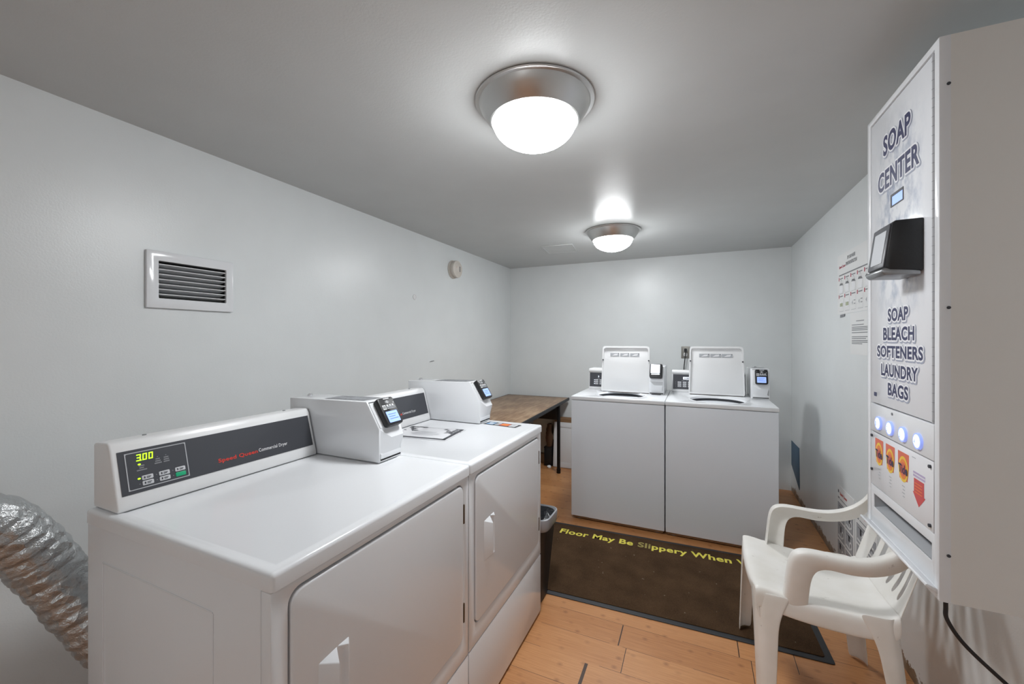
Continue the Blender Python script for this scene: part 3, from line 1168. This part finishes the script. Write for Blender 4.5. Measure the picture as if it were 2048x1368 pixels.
# ------------------------------------------------------------------ outlet and plug on the back wall
t = thing('wall_outlet', 'grey metal outlet plate on the back wall between the raised washer lids', 'outlet', (-.083, BY, 1.206))
fr = frame((0, 0, 0), (1, 0, 0), (0, 0, 1))
b = MB(); b.prism(rrect(-.038, -.058, .038, .058, .004, 3), .0003, .006, fr, 0, .002); b.build('cover_plate', 'outlet_steel', t)
for z in (.022, -.022):
    b = MB(); b.prism(rrect(-.017, z - .015, .017, z + .015, .007, 4), .006, .008, fr, 0, .0008)
    b.quad(-.008, z - .004, -.006, z + .006, fr, .0084, 1); b.quad(.006, z - .004, .008, z + .006, fr, .0084, 1)
    b.build('socket', ['white_plastic', 'gap'], t)
b = MB(); b.cyl((0, -.006, 0), (0, -.0075, 0), .003, n=10); b.build('screw', 'steel', t)
t = thing('plug_cord', 'black plug and cord hanging from the grey wall outlet', 'cord', (-.083, BY - .0085, 1.206))
b = MB()
b.prism(rrect(-.013, -.016, .013, .016, .006, 4), 0, .03, frame((0, 0, .022), (1, 0, 0), (0, 0, 1)), 0, .004)
b.build('plug', 'soft_black', t)
b = MB(); b.tube([(0, -.026, .015), (.0, -.034, -.02), (-.006, -.03, -.08), (-.014, -.02, -.2), (-.012, -.035, -.6), (.01, -.05, -1.05), (.05, -.1, -1.19)], .0045, 10)
b.build('cable', 'soft_black', t)

# ------------------------------------------------------------------ folding table
t = thing('work_table', 'brown plywood-topped table with black legs in the back left corner', 'table', (-1.552, 3.30, 0), math.radians(1.9))
tw, tl, tz = .355, .90, .705
b = MB(); b.box((-tw, -tl, tz - .02), (tw - .008, tl, tz), .002); b.build('tabletop', 'ply', t)
b = MB()
b.ring([(-tw - .002, -tl - .004), (tw, -tl - .004), (tw, tl + .004), (-tw - .002, tl + .004)], [[(-tw + .004, -tl + .004)], [(tw - .009, -tl + .004)], [(tw - .009, tl - .004)], [(-tw + .004, tl - .004)]], tz - .026, tz + .0012, bev=.001)
b.build('edge_band', 'rubber_edge', t)
for y in (-.62, .56):
    b = MB()
    b.box((-tw + .04, y - .012, tz - .175), (tw - .02, y + .012, tz - .021), .003)
    b.build('crossbar', 'black_metal', t)
for x in (-tw + .04, tw - .055):
    b = MB(); b.box((x - .008, -.8, tz - .06), (x + .008, .8, tz - .021), .002); b.build('side_rail', 'black_metal', t)
for x in (-tw + .06, tw - .022):
    for y in (-.62, .56):
        b = MB(); b.cyl((x, y, .02), (x, y, tz - .021), .0165); b.cyl((x, y, 0), (x, y, .045), .020)
        b.build('leg', 'black_metal', t)

# things under the table, by the back wall
b = MB()
fr = frame((-1.245, 4.04, .004), (1, 0.02, 0), (0, .10, 1))
b.prism([(-.107, 0), (.2, 0), (.2, .46), (-.107, .46)], -.018, 0, fr, 0, .002)
b.ring([(-.107, 0), (.2, 0), (.2, .46), (-.107, .46)], [[(-.07, .05)], [(.16, .05)], [(.16, .41)], [(-.07, .41)]], 0, .004, fr, 0, .001)
tag(b.build('cabinet_door', 'white_plastic'), 'white panelled board standing on the floor behind the table leg', 'board')
b = MB()
fr = frame((-1.52, 4.17, .098), (1, 0, 0), (0, .12, 1))
b.prism([(-.12, 0), (.115, 0), (.115, .10), (.125, .12), (.125, .40), (-.12, .40)], -.015, 0, fr, 0, .001)
tag(b.build('leaning_board', 'beige'), 'beige board under the table at the back wall', 'board')
b = MB(); b.box((-1.63, 4.12, .0), (-1.43, 4.24, .095), .004)
tag(b.build('timber_block', 'cardboard'), 'low brown block on the floor under the beige board', 'block')
t = thing('cardboard_box', 'brown cardboard box behind the white panelled board', 'box', (-1.23, 4.145, 0))
b = MB(); b.box((-.13, -.03, 0), (.13, .10, .485), .003); b.build('box_body', 'cardboard', t)
b = MB(); b.box((-.13, -.031, .485), (.13, .034, .489)); b.box((-.13, .037, .485), (.13, .10, .489)); b.build('flap', 'cardboard', t)
b = MB()
rnd = random.Random(5)
rows = []
for k in range(9):
    z = .0 + .235 * k / 8
    rows.append([((.036 + .009 * math.sin(3 * a + k) + rnd.uniform(-.006, .006)) * math.cos(a) * (1 - .25 * (k / 8) ** 3), (.045 + .009 * math.cos(2 * a + k)) * math.sin(a) * (1 - .3 * (k / 8) ** 3), z) for a in [2 * PI * i / 14 for i in range(15)]])
for r in rows:
    r[-1] = r[0]
b.grid(rows, .003)
o = b.build('paper_bag', 'dark_paper', None, 60); o.location = (-1.405, 4.085, .2005)
tag(o, 'crumpled brown paper bag on a small black box between the two boards', 'bag')
t = thing('storage_box', 'small black box on the floor under the crumpled brown bag', 'box', (-1.408, 4.085, 0))
b = MB(); b.box((-.042, -.05, 0), (.042, .05, .185), .004); b.build('box_body', 'black', t)
b = MB(); b.box((-.044, -.052, .185), (.044, .052, .2), .003); b.build('lid', 'black', t)
b = MB()
t_ = bmesh.new(); bmesh.ops.create_icosphere(t_, subdivisions=2, radius=.022)
for v in t_.verts:
    v.co *= 1 + .35 * noise.noise(v.co * 60); v.co.z *= .7
b._merge(t_)
o = b.build('crumpled_paper', 'paper', None, 20); o.location = (-1.375, 3.985, .0135)
tag(o, 'small crumpled scrap of white paper on the floor beneath the table', 'paper scrap')

# ------------------------------------------------------------------ waste bin
t = thing('waste_bin', 'slim black waste bin with pale liner beside the far dryer', 'bin', (-.835, 1.972, .0005))


def rr_loft(b, secs, k=5):
    rows = []
    for z, hx_, hy_, r in secs:
        L = rrect(-hx_, -hy_, hx_, hy_, r, k)
        rows.append([(x, y, z) for x, y in L] + [(L[0][0], L[0][1], z)])
    b.grid(rows, 0)


b = MB()
rr_loft(b, [(.001, .125, .065, .03), (.004, .128, .068, .03), (.415, .168, .092, .04), (.425, .174, .098, .045), (.430, .174, .098, .045), (.430, .166, .090, .04), (.01, .122, .064, .03)])
b.quad(-.125, -.065, .125, .065, ID, .004)
b.build('bin_body', 'bin', t)
b = MB()
rr_loft(b, [(.375, .166, .091, .04), (.382, .173, .097, .042), (.40, .1755, .1, .045), (.425, .178, .102, .046), (.438, .177, .101, .046), (.44, .17, .094, .042), (.425, .163, .087, .04)])
b.build('liner_cuff', 'bag_clear', t, 60)
b = MB()
rows = []
rnd = random.Random(11)
for k in range(10):
    f = k / 9
    L = rrect(-.164 * (1 - f * .93), -.088 * (1 - f * .93), .164 * (1 - f * .93), .088 * (1 - f * .93), .04 * (1 - f * .9), 5)
    row = [(x, y, .432 - .05 * math.sin(f * 1.5) + (rnd.uniform(-.016, .016) if 0 < k else 0)) for x, y in L]
    rows.append(row + [row[0]])
b.grid(rows, 0)
b.build('liner', 'bag_dark', t, 10)

# ------------------------------------------------------------------ floor mat
ma = .035
t = thing('floor_mat', 'dark brown floor mat with yellow slippery warning in front of the washers', 'mat', (.525 - 1.47 * math.cos(ma), 2.051 - 1.47 * math.sin(ma), 0), ma)
b = MB(); b.prism(rrect(.028, .028, 1.442, .792, .01, 3), .0045, .0085, ID, 0, .002); b.build('carpet', 'carpet', t)
b = MB(); b.prism(rrect(0, 0, 1.47, .82, .012, 3), .0006, .0045, ID, 0, .0015); b.build('rubber_border', 'rubber_edge', t)
b = MB()
tr = Matrix.Rotation(math.radians(.6), 4, 'Z')
b.runs([('Floor May Be ', 0), ('Sli', 1), ('ppery When Wet', 0)], .128, .662, 1.243, .062, tr, .0092, .028)
b.build('yellow_lettering', ['yellow', 'yellow_worn'], t)

# ------------------------------------------------------------------ plastic armchair
t = thing('plastic_chair', 'white plastic armchair with slatted back standing under the soap machine', 'chair', (.40, 1.91, 0))
CX, CY = .40, 1.91


def cl(p):
    return (p[0] - CX, p[1] - CY, p[2])




def soft(o, lv=2):
    for p in o.data.polygons:
        p.use_smooth = True
    for e in o.data.edges:
        e.use_edge_sharp = False
    sd = o.modifiers.new('thickness', 'SOLIDIFY')
    sd.thickness = .005
    sd.offset = 0
    md = o.modifiers.new('smooth', 'SUBSURF')
    md.levels = lv
    md.render_levels = lv
    return o


ZM = .0095      # the front legs stand on the mat
# seat
prof = [(.214, .352), (.198, .385), (.188, .408), (.188, .424), (.197, .435), (.216, .438), (.25, .432), (.31, .420), (.40, .411), (.49, .408), (.55, .411), (.585, .420), (.605, .434)]
colsn = [(-.222, -.062, 0), (-.221, -.03, 0), (-.219, -.008, 0), (-.212, .004, 0), (-.195, .004, .2), (-.15, -.003, .8), (-.08, -.008, 1), (0, -.009, 1)]
cols = colsn + [(-y, dz, k) for y, dz, k in colsn[-2::-1]]
rows = []
for i, (x, z) in enumerate(prof):
    row = []
    for y, dz, k in cols:
        f = abs(y) / .222
        zz = z + dz
        xx = x
        if i < 4:
            xx = x + .018 * f ** 3          # front edge bows forward in the middle
            if i < 2:
                zz = z + dz * .4 - .03 * f ** 4
        taper = 1 - .03 * max(0, (x - .3) / .3)
        row.append(cl((xx, CY + y * taper, zz)))
    rows.append(row)
b = MB(); b.grid(rows)
soft(b.build('seat', 'chair_plastic', t, 70))


def leg(top, bot, sx, sy, w0, w1, name='leg'):
    """corner leg: quarter-round channel opening inwards"""
    rows = []
    for k in range(9):
        f = k / 8
        c = Vector(top).lerp(Vector(bot), f)
        w = w0 + (w1 - w0) * min(1, f * 1.25) + .03 * max(0, .18 - f) / .18 * 1.2
        r = .036
        arc = [(0, w), (0, w * .75), (0, r)] + [(r - r * math.cos(a), r - r * math.sin(a)) for a in (.35, .7, 1.05, 1.3)] + [(r, 0), (w * .75, 0), (w, 0)]
        rows.append([cl((c.x + sx * p, c.y + sy * q, c.z)) for p, q in arc])
    b = MB(); b.grid(rows)
    return soft(b.build(name, 'chair_plastic', t, 60))


leg((.196, 1.690, .43), (.208, 1.652, ZM * 0 + .0005), 1, 1, .078, .052)
leg((.196, 2.130, .43), (.186, 2.152, ZM), 1, -1, .078, .05)
leg((.600, 1.694, .43), (.640, 1.668, .0005), -1, 1, .074, .05)
leg((.600, 2.126, .43), (.640, 2.140, .0005), -1, -1, .074, .05)

outer = [(.283, .385), (.288, .44), (.294, .50), (.300, .55), (.309, .582), (.330, .600), (.37, .604), (.42, .600), (.47, .598), (.52, .603), (.565, .620), (.605, .648), (.640, .690), (.660, .74)]
inner = [(.357, .398), (.359, .44), (.362, .48), (.366, .51), (.375, .535), (.392, .549), (.415, .554), (.44, .552), (.475, .549), (.525, .553), (.575, .567), (.62, .592), (.655, .635), (.680, .70)]
for sgn in (-1, 1):
    rows = []
    N = len(outer)
    for i in range(N):
        ox, oz = outer[i]; ix, iz = inner[i]
        f = max(0, (ox - .5) / .17)
        lean = .012 * min(1, max(0, (oz - .4) / .2))
        base = .218 + lean - .035 * f ** 1.5
        wid = .040 - .012 * f
        dx, dz = ix - ox, iz - oz
        L = math.hypot(dx, dz); dx /= L; dz /= L
        pts = []
        low = base - .006
        for off, yy in ((L, low), (L * .6, base), (.012, base + .001), (.004, base - .003), (0, base - .010), (.0, base - wid * .6), (.003, base - wid)):
            pts.append(cl((ox + dx * off, CY + sgn * yy, oz + dz * off)))
        rows.append(pts)
    b = MB(); b.grid(rows)
    soft(b.build('armrest', 'chair_plastic', t, 60))

# back with vertical slots
ys = [-.205, -.19, -.142]
slots = []
y = -.142
for k in range(6):
    slots.append(len(ys) - 1)
    y += .020; ys.append(y)
    if k < 5:
        y += .0328; ys.append(y)
ys += [.19, .205]
zs = [.405, .43, .455, .50, .56, .62, .68, .735, .765, .79, .80]
rows = []
for z in zs:
    row = []
    for yy in ys:
        f = yy / .205
        zt = z - (.03 * f ** 4 if z > .76 else 0)
        w = 1 - .06 * max(0, (z - .6) / .2) ** 2
        row.append(cl((.597 + (z - .405) * .29 + .030 * (1 - f * f) * min(1, (z - .405) / .1), CY + yy * w, zt)))
    rows.append(row)
b = MB(); b.grid(rows, 0, skip=lambda i, j: j in slots and 2 <= i < 7)
soft(b.build('backrest', 'chair_plastic', t, 50))

# ------------------------------------------------------------------ papers on the right wall
RW = lambda y, z: frame((RX, y, z), (0, -1, 0), (0, 0, 1))      # x runs towards the camera, z out of the wall

# washer instruction poster
fr = RW(2.992, 1.478)
b = MB()
b.prism([(0, 0), (.56, 0), (.56, .345), (0, .345)], .0004, .0012, fr)
z = .0016
b.text('Speed Queen', .030, .262, .105, .020, fr, z, 2, .03)
b.text('TOP LOAD WASHER', .165, .300, .125, .020, fr, z, 1, .03)
b.text('OPERATING INSTRUCTIONS', .140, .268, .175, .020, fr, z, 1, .03)
b.quad(.027, .222, .53, .229, fr, z, 1)
for r, zb in enumerate((.100, -.002)):
    for c in range(5):
        x = .022 + .098 * c
        y = zb + .02
        b.quad(x, y + .074, x + .012, y + .095, fr, z, 2)
        b.quad(x + .018, y + .082, x + .075, y + .088, fr, z, 1)
        b.quad(x + .012, y - .003, x + .082, y - .001, fr, z, 3)
        b.quad(x + .082, y - .003, x + .0835, y + .07, fr, z, 3)
        if r == 0:
            b.quad(x + .016, y + .002, x + .07, y + .048, fr, z, 4)
            b.flat([(x + .012, y + .048), (x + .078, y + .044), (x + .062, y + .058), (x + .026, y + .060)], fr, z + .0002, 1)
            b.ell(x + .044, y + .066, .014, .013, fr, z + .0002, 3, 14)
            b.ell(x + .044, y + .066, .010, .0095, fr, z + .0004, 0, 14)
        elif c < 2:
            b.quad(x + .018, y + .018, x + .075, y + .052, fr, z, 4)
            for k in range(3):
                b.quad(x + .024 + .016 * k, y + .026, x + .035 + .016 * k, y + .046, fr, z + .0003, 5)
        else:
            b.flat([(x + .02, y + .035), (x + .035, y + .048), (x + .035, y + .022)], fr, z, 3)
            b.quad(x + .05, y + .044, x + .075, y + .048, fr, z, 1); b.quad(x + .05, y + .026, x + .075, y + .030, fr, z, 1)
M['olive_print'] = mat('olive_print', (150, 160, 110), .5)
o = b.build('instruction_poster', ['paper', 'grey_print', 'crimson', 'mid_print', 'halo', 'olive_print'])
tag(o, 'white washer instruction poster with two rows of pictures, high on the right wall', 'poster')

b = MB(); b.prism([(0, 0), (.075, .004), (.078, .018), (.004, .016)], .0003, .004, RW(2.94, 1.4585), bev=.0008)
tag(b.build('tape_shadow', 'grey_print'), 'small grey strip beneath the instruction poster, a tape shadow put in as a solid piece', 'paper')  # shadow triangle at the tape, put in as a solid grey piece

fr = RW(2.775, 1.252)
b = MB()
b.prism([(0, 0), (.30, 0), (.30, .222), (0, .222)], .0013, .0021, fr)
z = .0025
b.quad(.09, .175, .20, .179, fr, z, 1)
for yy, w in ((.155, .17), (.143, .23), (.135, .23), (.127, .23), (.114, .24), (.092, .24), (.083, .20), (.072, .24), (.064, .24), (.056, .15)):
    b.quad(.025, yy, .025 + w, yy + .004, fr, z, 1)
o = b.build('notice_sheet', ['paper', 'grey_print'])
tag(o, 'plain white notice with lines of text below the washer instruction poster', 'notice')


def low_poster(y, label, seed):
    fr = RW(y, .035)
    b = MB()
    b.prism([(0, 0), (.285, 0), (.285, .44), (0, .44)], .0004, .0012, fr)
    z = .0016
    b.text('Speed Queen', .055, .385, .12, .022, fr, z, 2, .03)
    b.quad(.022, .395, .038, .412, fr, z, 1)
    b.quad(.022, .362, .05, .372, fr, z, 3); b.quad(.06, .362, .20, .367, fr, z, 3)
    rnd = random.Random(seed)
    for r in range(3):
        for c in range(2):
            x = .018 + .132 * c; y0 = .018 + .112 * r
            b.quad(x, y0, x + .118, y0 + .098, fr, z, 1)
            b.quad(x + .002, y0 + .002, x + .116, y0 + .096, fr, z + .0002, 4)
            cx, cy = x + rnd.uniform(.03, .06), y0 + rnd.uniform(.03, .06)
            b.quad(cx, cy, cx + .022, cy + .034, fr, z + .0004, 1)
            b.ell(x + .085, y0 + .04, .018, .022, fr, z + .0004, 0, 14)
            b.ell(x + .085, y0 + .04, .010, .013, fr, z + .0006, 3, 14)
            b.flat([(x + .01, y0 + .012), (x + .07, y0 + .008), (x + .075, y0 + .018), (x + .012, y0 + .024)], fr, z + .0004, 0)
            b.quad(x + .02, y0 + .078, x + .095, y0 + .084, fr, z + .0004, 3)
            if r == 0 and c == 1:
                b.ell(x + .03, y0 + .07, .008, .008, fr, z + .0006, 2, 10)
    o = b.build('picture_poster', ['paper', 'dark_print', 'red_print', 'grey_print', 'mid_print'])
    return tag(o, label, 'poster', 'low picture posters on the right wall')


low_poster(3.005, 'white poster with grey pictures low on the right wall, nearer the washers', 1)
low_poster(2.70, 'white poster with grey pictures low on the right wall, seen behind the chair back', 2)

fr = RW(4.255, 0)
b = MB()
b.prism([(0, .445), (.002, .235), (.30, .108), (.305, .135), (.288, .445)][::-1], .0004, .003, fr, bev=.0006)
b.build('blue_patch', 'blue_tape')
tag(bpy.data.objects['blue_patch'], 'dark slate-blue patch stuck low on the right wall beside the washer', 'patch')

# ------------------------------------------------------------------ soap vending machine
SX, SY, SW = .5, 1.225, .4145
Z0, Z1 = .7445, 2.0126
t = thing('soap_vending_machine', 'tall white wall-mounted soap vending machine above the plastic chair', 'vending machine', (SX, SY, 0))
dep = RX - SX - .0005
b = MB()
for lo, hi in (((.02, 0, Z0), (dep, .003, Z1)), ((.02, SW - .003, Z0), (dep, SW, Z1)), ((.02, .003, Z1 - .003), (dep, SW - .003, Z1)),
               ((.02, .003, Z0), (dep, SW - .003, Z0 + .003)), ((dep - .003, .003, Z0 + .003), (dep, SW - .003, Z1 - .003))):
    b.box(lo, hi)
# flange frame round the front
b.build('cabinet', 'cab_side', t)
fr = frame((0, SW, 0), (0, -1, 0), (0, 0, 1))        # x: 0..SW towards the camera, y: height, z: out of the face (-X)
b = MB()
b.ring([(0, Z0), (SW, Z0), (SW, Z1), (0, Z1)], [[(.022, .768)], [(SW - .020, .768)], [(SW - .020, 1.996)], [(.022, 1.996)]], -.02, 0, fr, bev=.002, front=True)
b.build('front_frame', 'enamel', t)
for zz in (1.904, 1.404, .850):
    b = MB(); b.cyl((.016, .0005, zz), (.016, -.002, zz), .0035, n=10); b.build('side_screw', 'dark_print', t)
# upper door with suds print
b = MB()
b.prism([(.024, 1.139), (SW - .026, 1.139), (SW - .026, 1.993), (.024, 1.993)], -.018, -.003, fr, 0, .0015)
d = b.build('upper_door', 'marble', t)
b = MB()
b.cyl((.001, .0235, 1.14), (.001, .0235, 1.99), .0032, n=10)
for k in range(40):
    z = 1.145 + k * .0212
    b.cyl((.001, .0235, z), (.001, .0235, z + .0008), .0036, n=10, mi=1)
b.build('piano_hinge', ['silver', 'grey_print'], d)
z = -.0026
Xf = lambda y: SW - (y - SY)        # world y to face x


def word(body, y_l, y_r, zb, zt, bold):
    x0, x1 = Xf(y_l), Xf(y_r)
    b = MB()
    for k, (mi, e, off, lift) in enumerate(((2, .0062, .0025, 0), (1, .0045, 0, .0003))):
        # outlines: the same letters set several times round a small circle
        for i in range(12):
            a = 2 * PI * i / 12
            b.text(body, x0 + e * math.cos(a) + off, zb + e * math.sin(a) - off, x1 - x0, zt - zb, fr, z + lift + .00001 * i, mi, bold)
    b.text(body, x0, zb, x1 - x0, zt - zb, fr, z + .0007, 0, bold)
    b.build('navy_lettering', ['navy', 'halo', 'letter_shadow'], d)


word('SOAP', 1.527, 1.362, 1.864, 1.922, .036)
word('CENTER', 1.563, 1.318, 1.766, 1.823, .036)
word('SOAP', 1.496, 1.375, 1.383, 1.420, .036)
word('BLEACH', 1.527, 1.343, 1.330, 1.367, .036)
word('SOFTENERS', 1.570, 1.300, 1.281, 1.315, .036)
word('LAUNDRY', 1.541, 1.325, 1.227, 1.262, .036)
word('BAGS', 1.496, 1.375, 1.174, 1.210, .036)
b = MB()
b.ring([(Xf(1.478), 1.703), (Xf(1.402), 1.703), (Xf(1.402), 1.738), (Xf(1.478), 1.738)], [[(Xf(1.470), 1.706)], [(Xf(1.405), 1.706)], [(Xf(1.405), 1.731)], [(Xf(1.470), 1.731)]], -.003, -.0015, fr)
b.build('screen_bezel', 'dark_print', d)
b = MB(); b.quad(Xf(1.470), 1.706, Xf(1.405), 1.731, fr, -.0024); b.build('price_screen', 'lcd', d)
b = MB(); b.quad(Xf(1.595), 1.160, Xf(1.575), 1.172, fr, -.0024); b.build('maker_mark', 'navy', d)
# black reader standing off the door
K = lambda x, y: fr @ Vector((x, y, 0))
xa, xb = Xf(1.402), Xf(1.297)
b = MB()
P = frame(fr @ Vector((xa, 0, 0)), (-1, 0, 0), (0, 0, 1))          # x out of the face, y up
sec = [(-.003, 1.500), (-.003, 1.628), (.050, 1.627), (.056, 1.620), (.070, 1.513), (.062, 1.503)]
if P.to_3x3() @ Vector((0, 0, 1)) @ Vector((0, -1, 0)) < 0:
    P = P @ Matrix.Scale(-1, 4, (0, 0, 1))
b.prism(sec, 0, xb - xa, P, 0, .003, 2)
rd = b.build('card_reader', 'black', t)
o_ = fr @ Vector((xa, 0, 0)) + Vector((-.0712, 0, 1.513)); o2 = fr @ Vector((xa, 0, 0)) + Vector((-.0572, 0, 1.620))
G = frame(o_, (0, -1, 0), o2 - o_)
gl = (o2 - o_).length
w = xb - xa
b = MB(); b.prism(rrect(.003, .0, w - .003, gl, .004, 3), -.002, .002, G, 0, .001); b.build('bezel', 'panel', rd)
b = MB(); b.prism(rrect(.020, .012, w - .016, gl - .014, .003, 3), .002, .0028, G); b.build('reader_screen', 'mid_print', rd)
b = MB(); b.prism([(.002, 1.4905), (.002, 1.500), (.070, 1.511), (.076, 1.508), (.077, 1.500), (.070, 1.493)], 0, w, P, 0, .003, 2); b.build('silver_lip', 'steel', rd)
b = MB(); b.cyl(fr @ Vector((xa - .004, 1.512, .058)), fr @ Vector((xa + .001, 1.512, .058)), .0045, n=12); b.build('side_knob', 'chrome', rd)
# button strip
b = MB(); b.prism([(.024, 1.052), (SW - .024, 1.052), (SW - .024, 1.136), (.024, 1.136)], -.018, -.001, fr, 0, .0015)
st = b.build('button_strip', 'enamel', t)
for yy in (1.550, 1.4725, 1.395, 1.316):
    b = MB(); c = fr @ Vector((Xf(yy), 1.083, 0))
    b.cyl((c.x + .002, c.y, c.z), (c.x - .004, c.y, c.z), .0205, .0195, 28)
    bt = b.build('push_button', 'glow_ring', st)
    b = MB()
    b.lathe([(0, .0075), (.006, .0073), (.012, .0062), (.0162, .0042), (.0165, .003)], frame(c, (0, -1, 0), (0, 0, 1)), 28)
    b.text({1.55: '1', 1.4725: '2', 1.395: '3', 1.316: '4'}[yy], -.003, -.008, .006, .015, frame(c, (0, -1, 0), (0, 0, 1)), .0082, 1, .01)
    b.build('lit_cap', ['glow_button', 'glow_ring'], bt)
b = MB(); b.cyl(fr @ Vector((.175, 1.125, -.002)), fr @ Vector((.175, 1.125, .0005)), .004, n=10); b.build('strip_screw', 'grey_print', st)
# product panel
b = MB(); b.prism([(.026, .886), (SW - .028, .886), (SW - .028, 1.049), (.026, 1.049)], -.018, -.002, fr, 0, .001)
for yl, yr in ((1.584, 1.526), (1.509, 1.451), (1.432, 1.370)):
    x0, x1 = Xf(yl), Xf(yr)
    wd = x1 - x0; cx = (x0 + x1) / 2
    b.flat([(x0 + wd * .15, .962), (x0, 1.000), (x0, 1.034), (x1, 1.034), (x1, 1.000), (x1 - wd * .12, .962)], fr, -.0018, 1)
    b.ell(cx, .990, wd * .43, .034, fr, -.0015, 2, 28)
    b.ell(cx, .990, wd * .33, .0265, fr, -.0012, 3, 28)
    b.ell(cx, .990, wd * .22, .018, fr, -.0009, 1, 28)
    b.text('Tide', x0 + wd * .10, .978, wd * .8, .024, fr, -.0005, 4, .03)
    for k in range(4):
        b.quad(cx - wd * .12 + .004 * (k % 2), .944 - .009 * k, cx + wd * .14, .9465 - .009 * k, fr, -.0018, 5)
a0, a1 = Xf(1.350), Xf(1.288); ac = (a0 + a1) / 2; sh = (a1 - a0) * .10
b.flat([(a0 + sh, .986), (a0 + sh, .951), (a0, .951), (ac, .920), (a1, .951), (a1 - sh, .951), (a1 - sh, .986)], fr, -.0016, 6)
for k in range(4):
    b.quad(a0 + sh * 1.8, .974 - .0075 * k, a1 - sh * 2.4, .9762 - .0075 * k, fr, -.0012, 3)
for k in range(2):
    b.quad(a0 + sh * .4, .990 + .008 * k, a1 - sh * .2, .995 + .008 * k, fr, -.0016, 7)
b.quad(a0 - .004, 1.035, a0 + .016, 1.037, fr, -.0016, 5)
pp = b.build('product_panel', ['gloss_paper', 'tide_orange', 'tide_yellow', 'tide_mid', 'navy', 'mid_print', 'arrow', 'lilac'], t)
for x in (.034, SW - .040):
    for zz in (1.036, .898 if x > .1 else .932):
        b = MB(); b.cyl(fr @ Vector((x, zz, -.002)), fr @ Vector((x, zz, .002)), .0042, n=12); b.build('panel_screw', 'dark_print', pp)
# delivery chute: frame with an opening, sloping floor inside
b = MB()
b.ring([(.022, .768), (SW - .020, .768), (SW - .020, .884), (.022, .884)], [[(.044, .818)], [(SW - .036, .818)], [(SW - .036, .8595)], [(.044, .8595)]], -.006, -.002, fr, bev=.001)
ch = b.build('chute_panel', 'enamel', t)
b = MB()
g = fr
pts = lambda l: [g @ Vector(p) for p in l]
q0 = pts([(.044, .818, -.006), (SW - .036, .818, -.006), (SW - .036, .84, -.11), (.044, .84, -.11)])
q1 = pts([(.044, .8595, -.006), (SW - .036, .8595, -.006), (SW - .036, .93, -.11), (.044, .93, -.11)])
for q in ((q0[0], q0[1], q0[2], q0[3]), (q1[0], q1[3], q1[2], q1[1]), (q0[3], q0[2], q1[2], q1[3]), (q0[0], q0[3], q1[3], q1[0]), (q0[1], q1[1], q1[2], q0[2])):
    b.bm.faces.new([b.bm.verts.new(v) for v in q])
b.build('chute', 'chute', ch)
# the chute needs room: cabinet body is opened behind it below
b = MB()
b.prism([(.0, .757), (.0, .768), (.018, .776), (.021, .775), (.022, .771), (.004, .761), (.004, .757)], 0, SW - .012, frame(fr @ Vector((.006, 0, -.001)), (-1, 0, 0), (0, 0, 1)) @ Matrix.Scale(-1, 4, (0, 0, 1)), 0, .0006)
LPF = frame(fr @ Vector((.006, .768, -.001)), (0, -1, 0), (-.018, 0, .008))
for k in range(12):
    x = .018 + k * .0315
    b.prism(rrect(x, .006, x + .013, .013, .003, 3), .0002, .0012, LPF, 1)
b.build('drip_lip', ['enamel', 'grey_print'], t)
b = MB()
b.tube([(.053, .10, Z0 + .010), (.053, .10, .688), (.056, .10, .655), (.087, .10, .604), (.155, .10, .537), (.225, .098, .475), (.262, .09, .42), (.266, .02, .35)], .0044, 12)
lab(b.build('power_cord', 'soft_black', t), 'black power cord hanging beneath')

# ------------------------------------------------------------------ foil dryer hose
t = thing('exhaust_hose', 'silver foil exhaust hose between the left wall and the near dryer', 'hose', (-1.72, .47, .82))
path = [Vector(p) - Vector((-1.72, .47, .82)) for p in
        [(-1.86, .13, .80), (-1.76, .24, .838), (-1.725, .34, .862), (-1.72, .42, .835), (-1.715, .475, .755), (-1.70, .53, .64), (-1.66, .59, .50), (-1.60, .65, .37), (-1.53, .71, .28), (-1.475, .76, .22)]]
RES = 26
b = MB()
seg_len = None
P_ = spline(path, RES)
acc = [0]
for a, c in zip(P_, P_[1:]):
    acc.append(acc[-1] + (c - a).length)


def foil_r(i, a, r):
    ph = acc[i] / .036 + a / (2 * PI)
    f = ph - math.floor(ph)
    bulge = math.sin(PI * f) ** .4
    p = P_[i] * 30 + Vector((math.cos(a), math.sin(a), 0)) * 2.4
    return r - .004 + .005 * bulge + .0035 * noise.noise(p) * bulge + .0022 * noise.noise(p * 3.1) * bulge


b.tube(path, .073, 44, 0, foil_r, RES)
b.build('foil_tube', 'foil', t, 50)
b = MB()
hx = []
# spiral wire following the same turns
up = Vector((0, 0, 1)); prev = None
NT_ = 10
for i in range(len(P_) - 1):
    d = (P_[min(i + 1, len(P_) - 1)] - P_[max(i - 1, 0)]).normalized()
    x = d.cross(up if abs(d.z) < .9 else Vector((1, 0, 0))).normalized() if prev is None else (prev - d * prev.dot(d)).normalized()
    prev = x
    y = d.cross(x)
    for k in range(NT_):
        p = P_[i].lerp(P_[i + 1], k / NT_); s_ = acc[i] + (acc[i + 1] - acc[i]) * k / NT_
        a = -2 * PI * s_ / .036
        hx.append(p + (x * math.cos(a) + y * math.sin(a)) * .0678)
b.tube(hx, .0013, 5, 0, None, 1)
b.build('spiral_wire', 'wire', t)
b = MB(); b.lathe([(.066, 0), (.080, 0), (.082, .004), (.078, .009), (.070, .011), (.070, .045)], frame((LX + 1.72 + .0005, -.37, -.02), (0, 1, 0), (0, 0, 1)), 40)
b.build('wall_collar', 'steel', t)
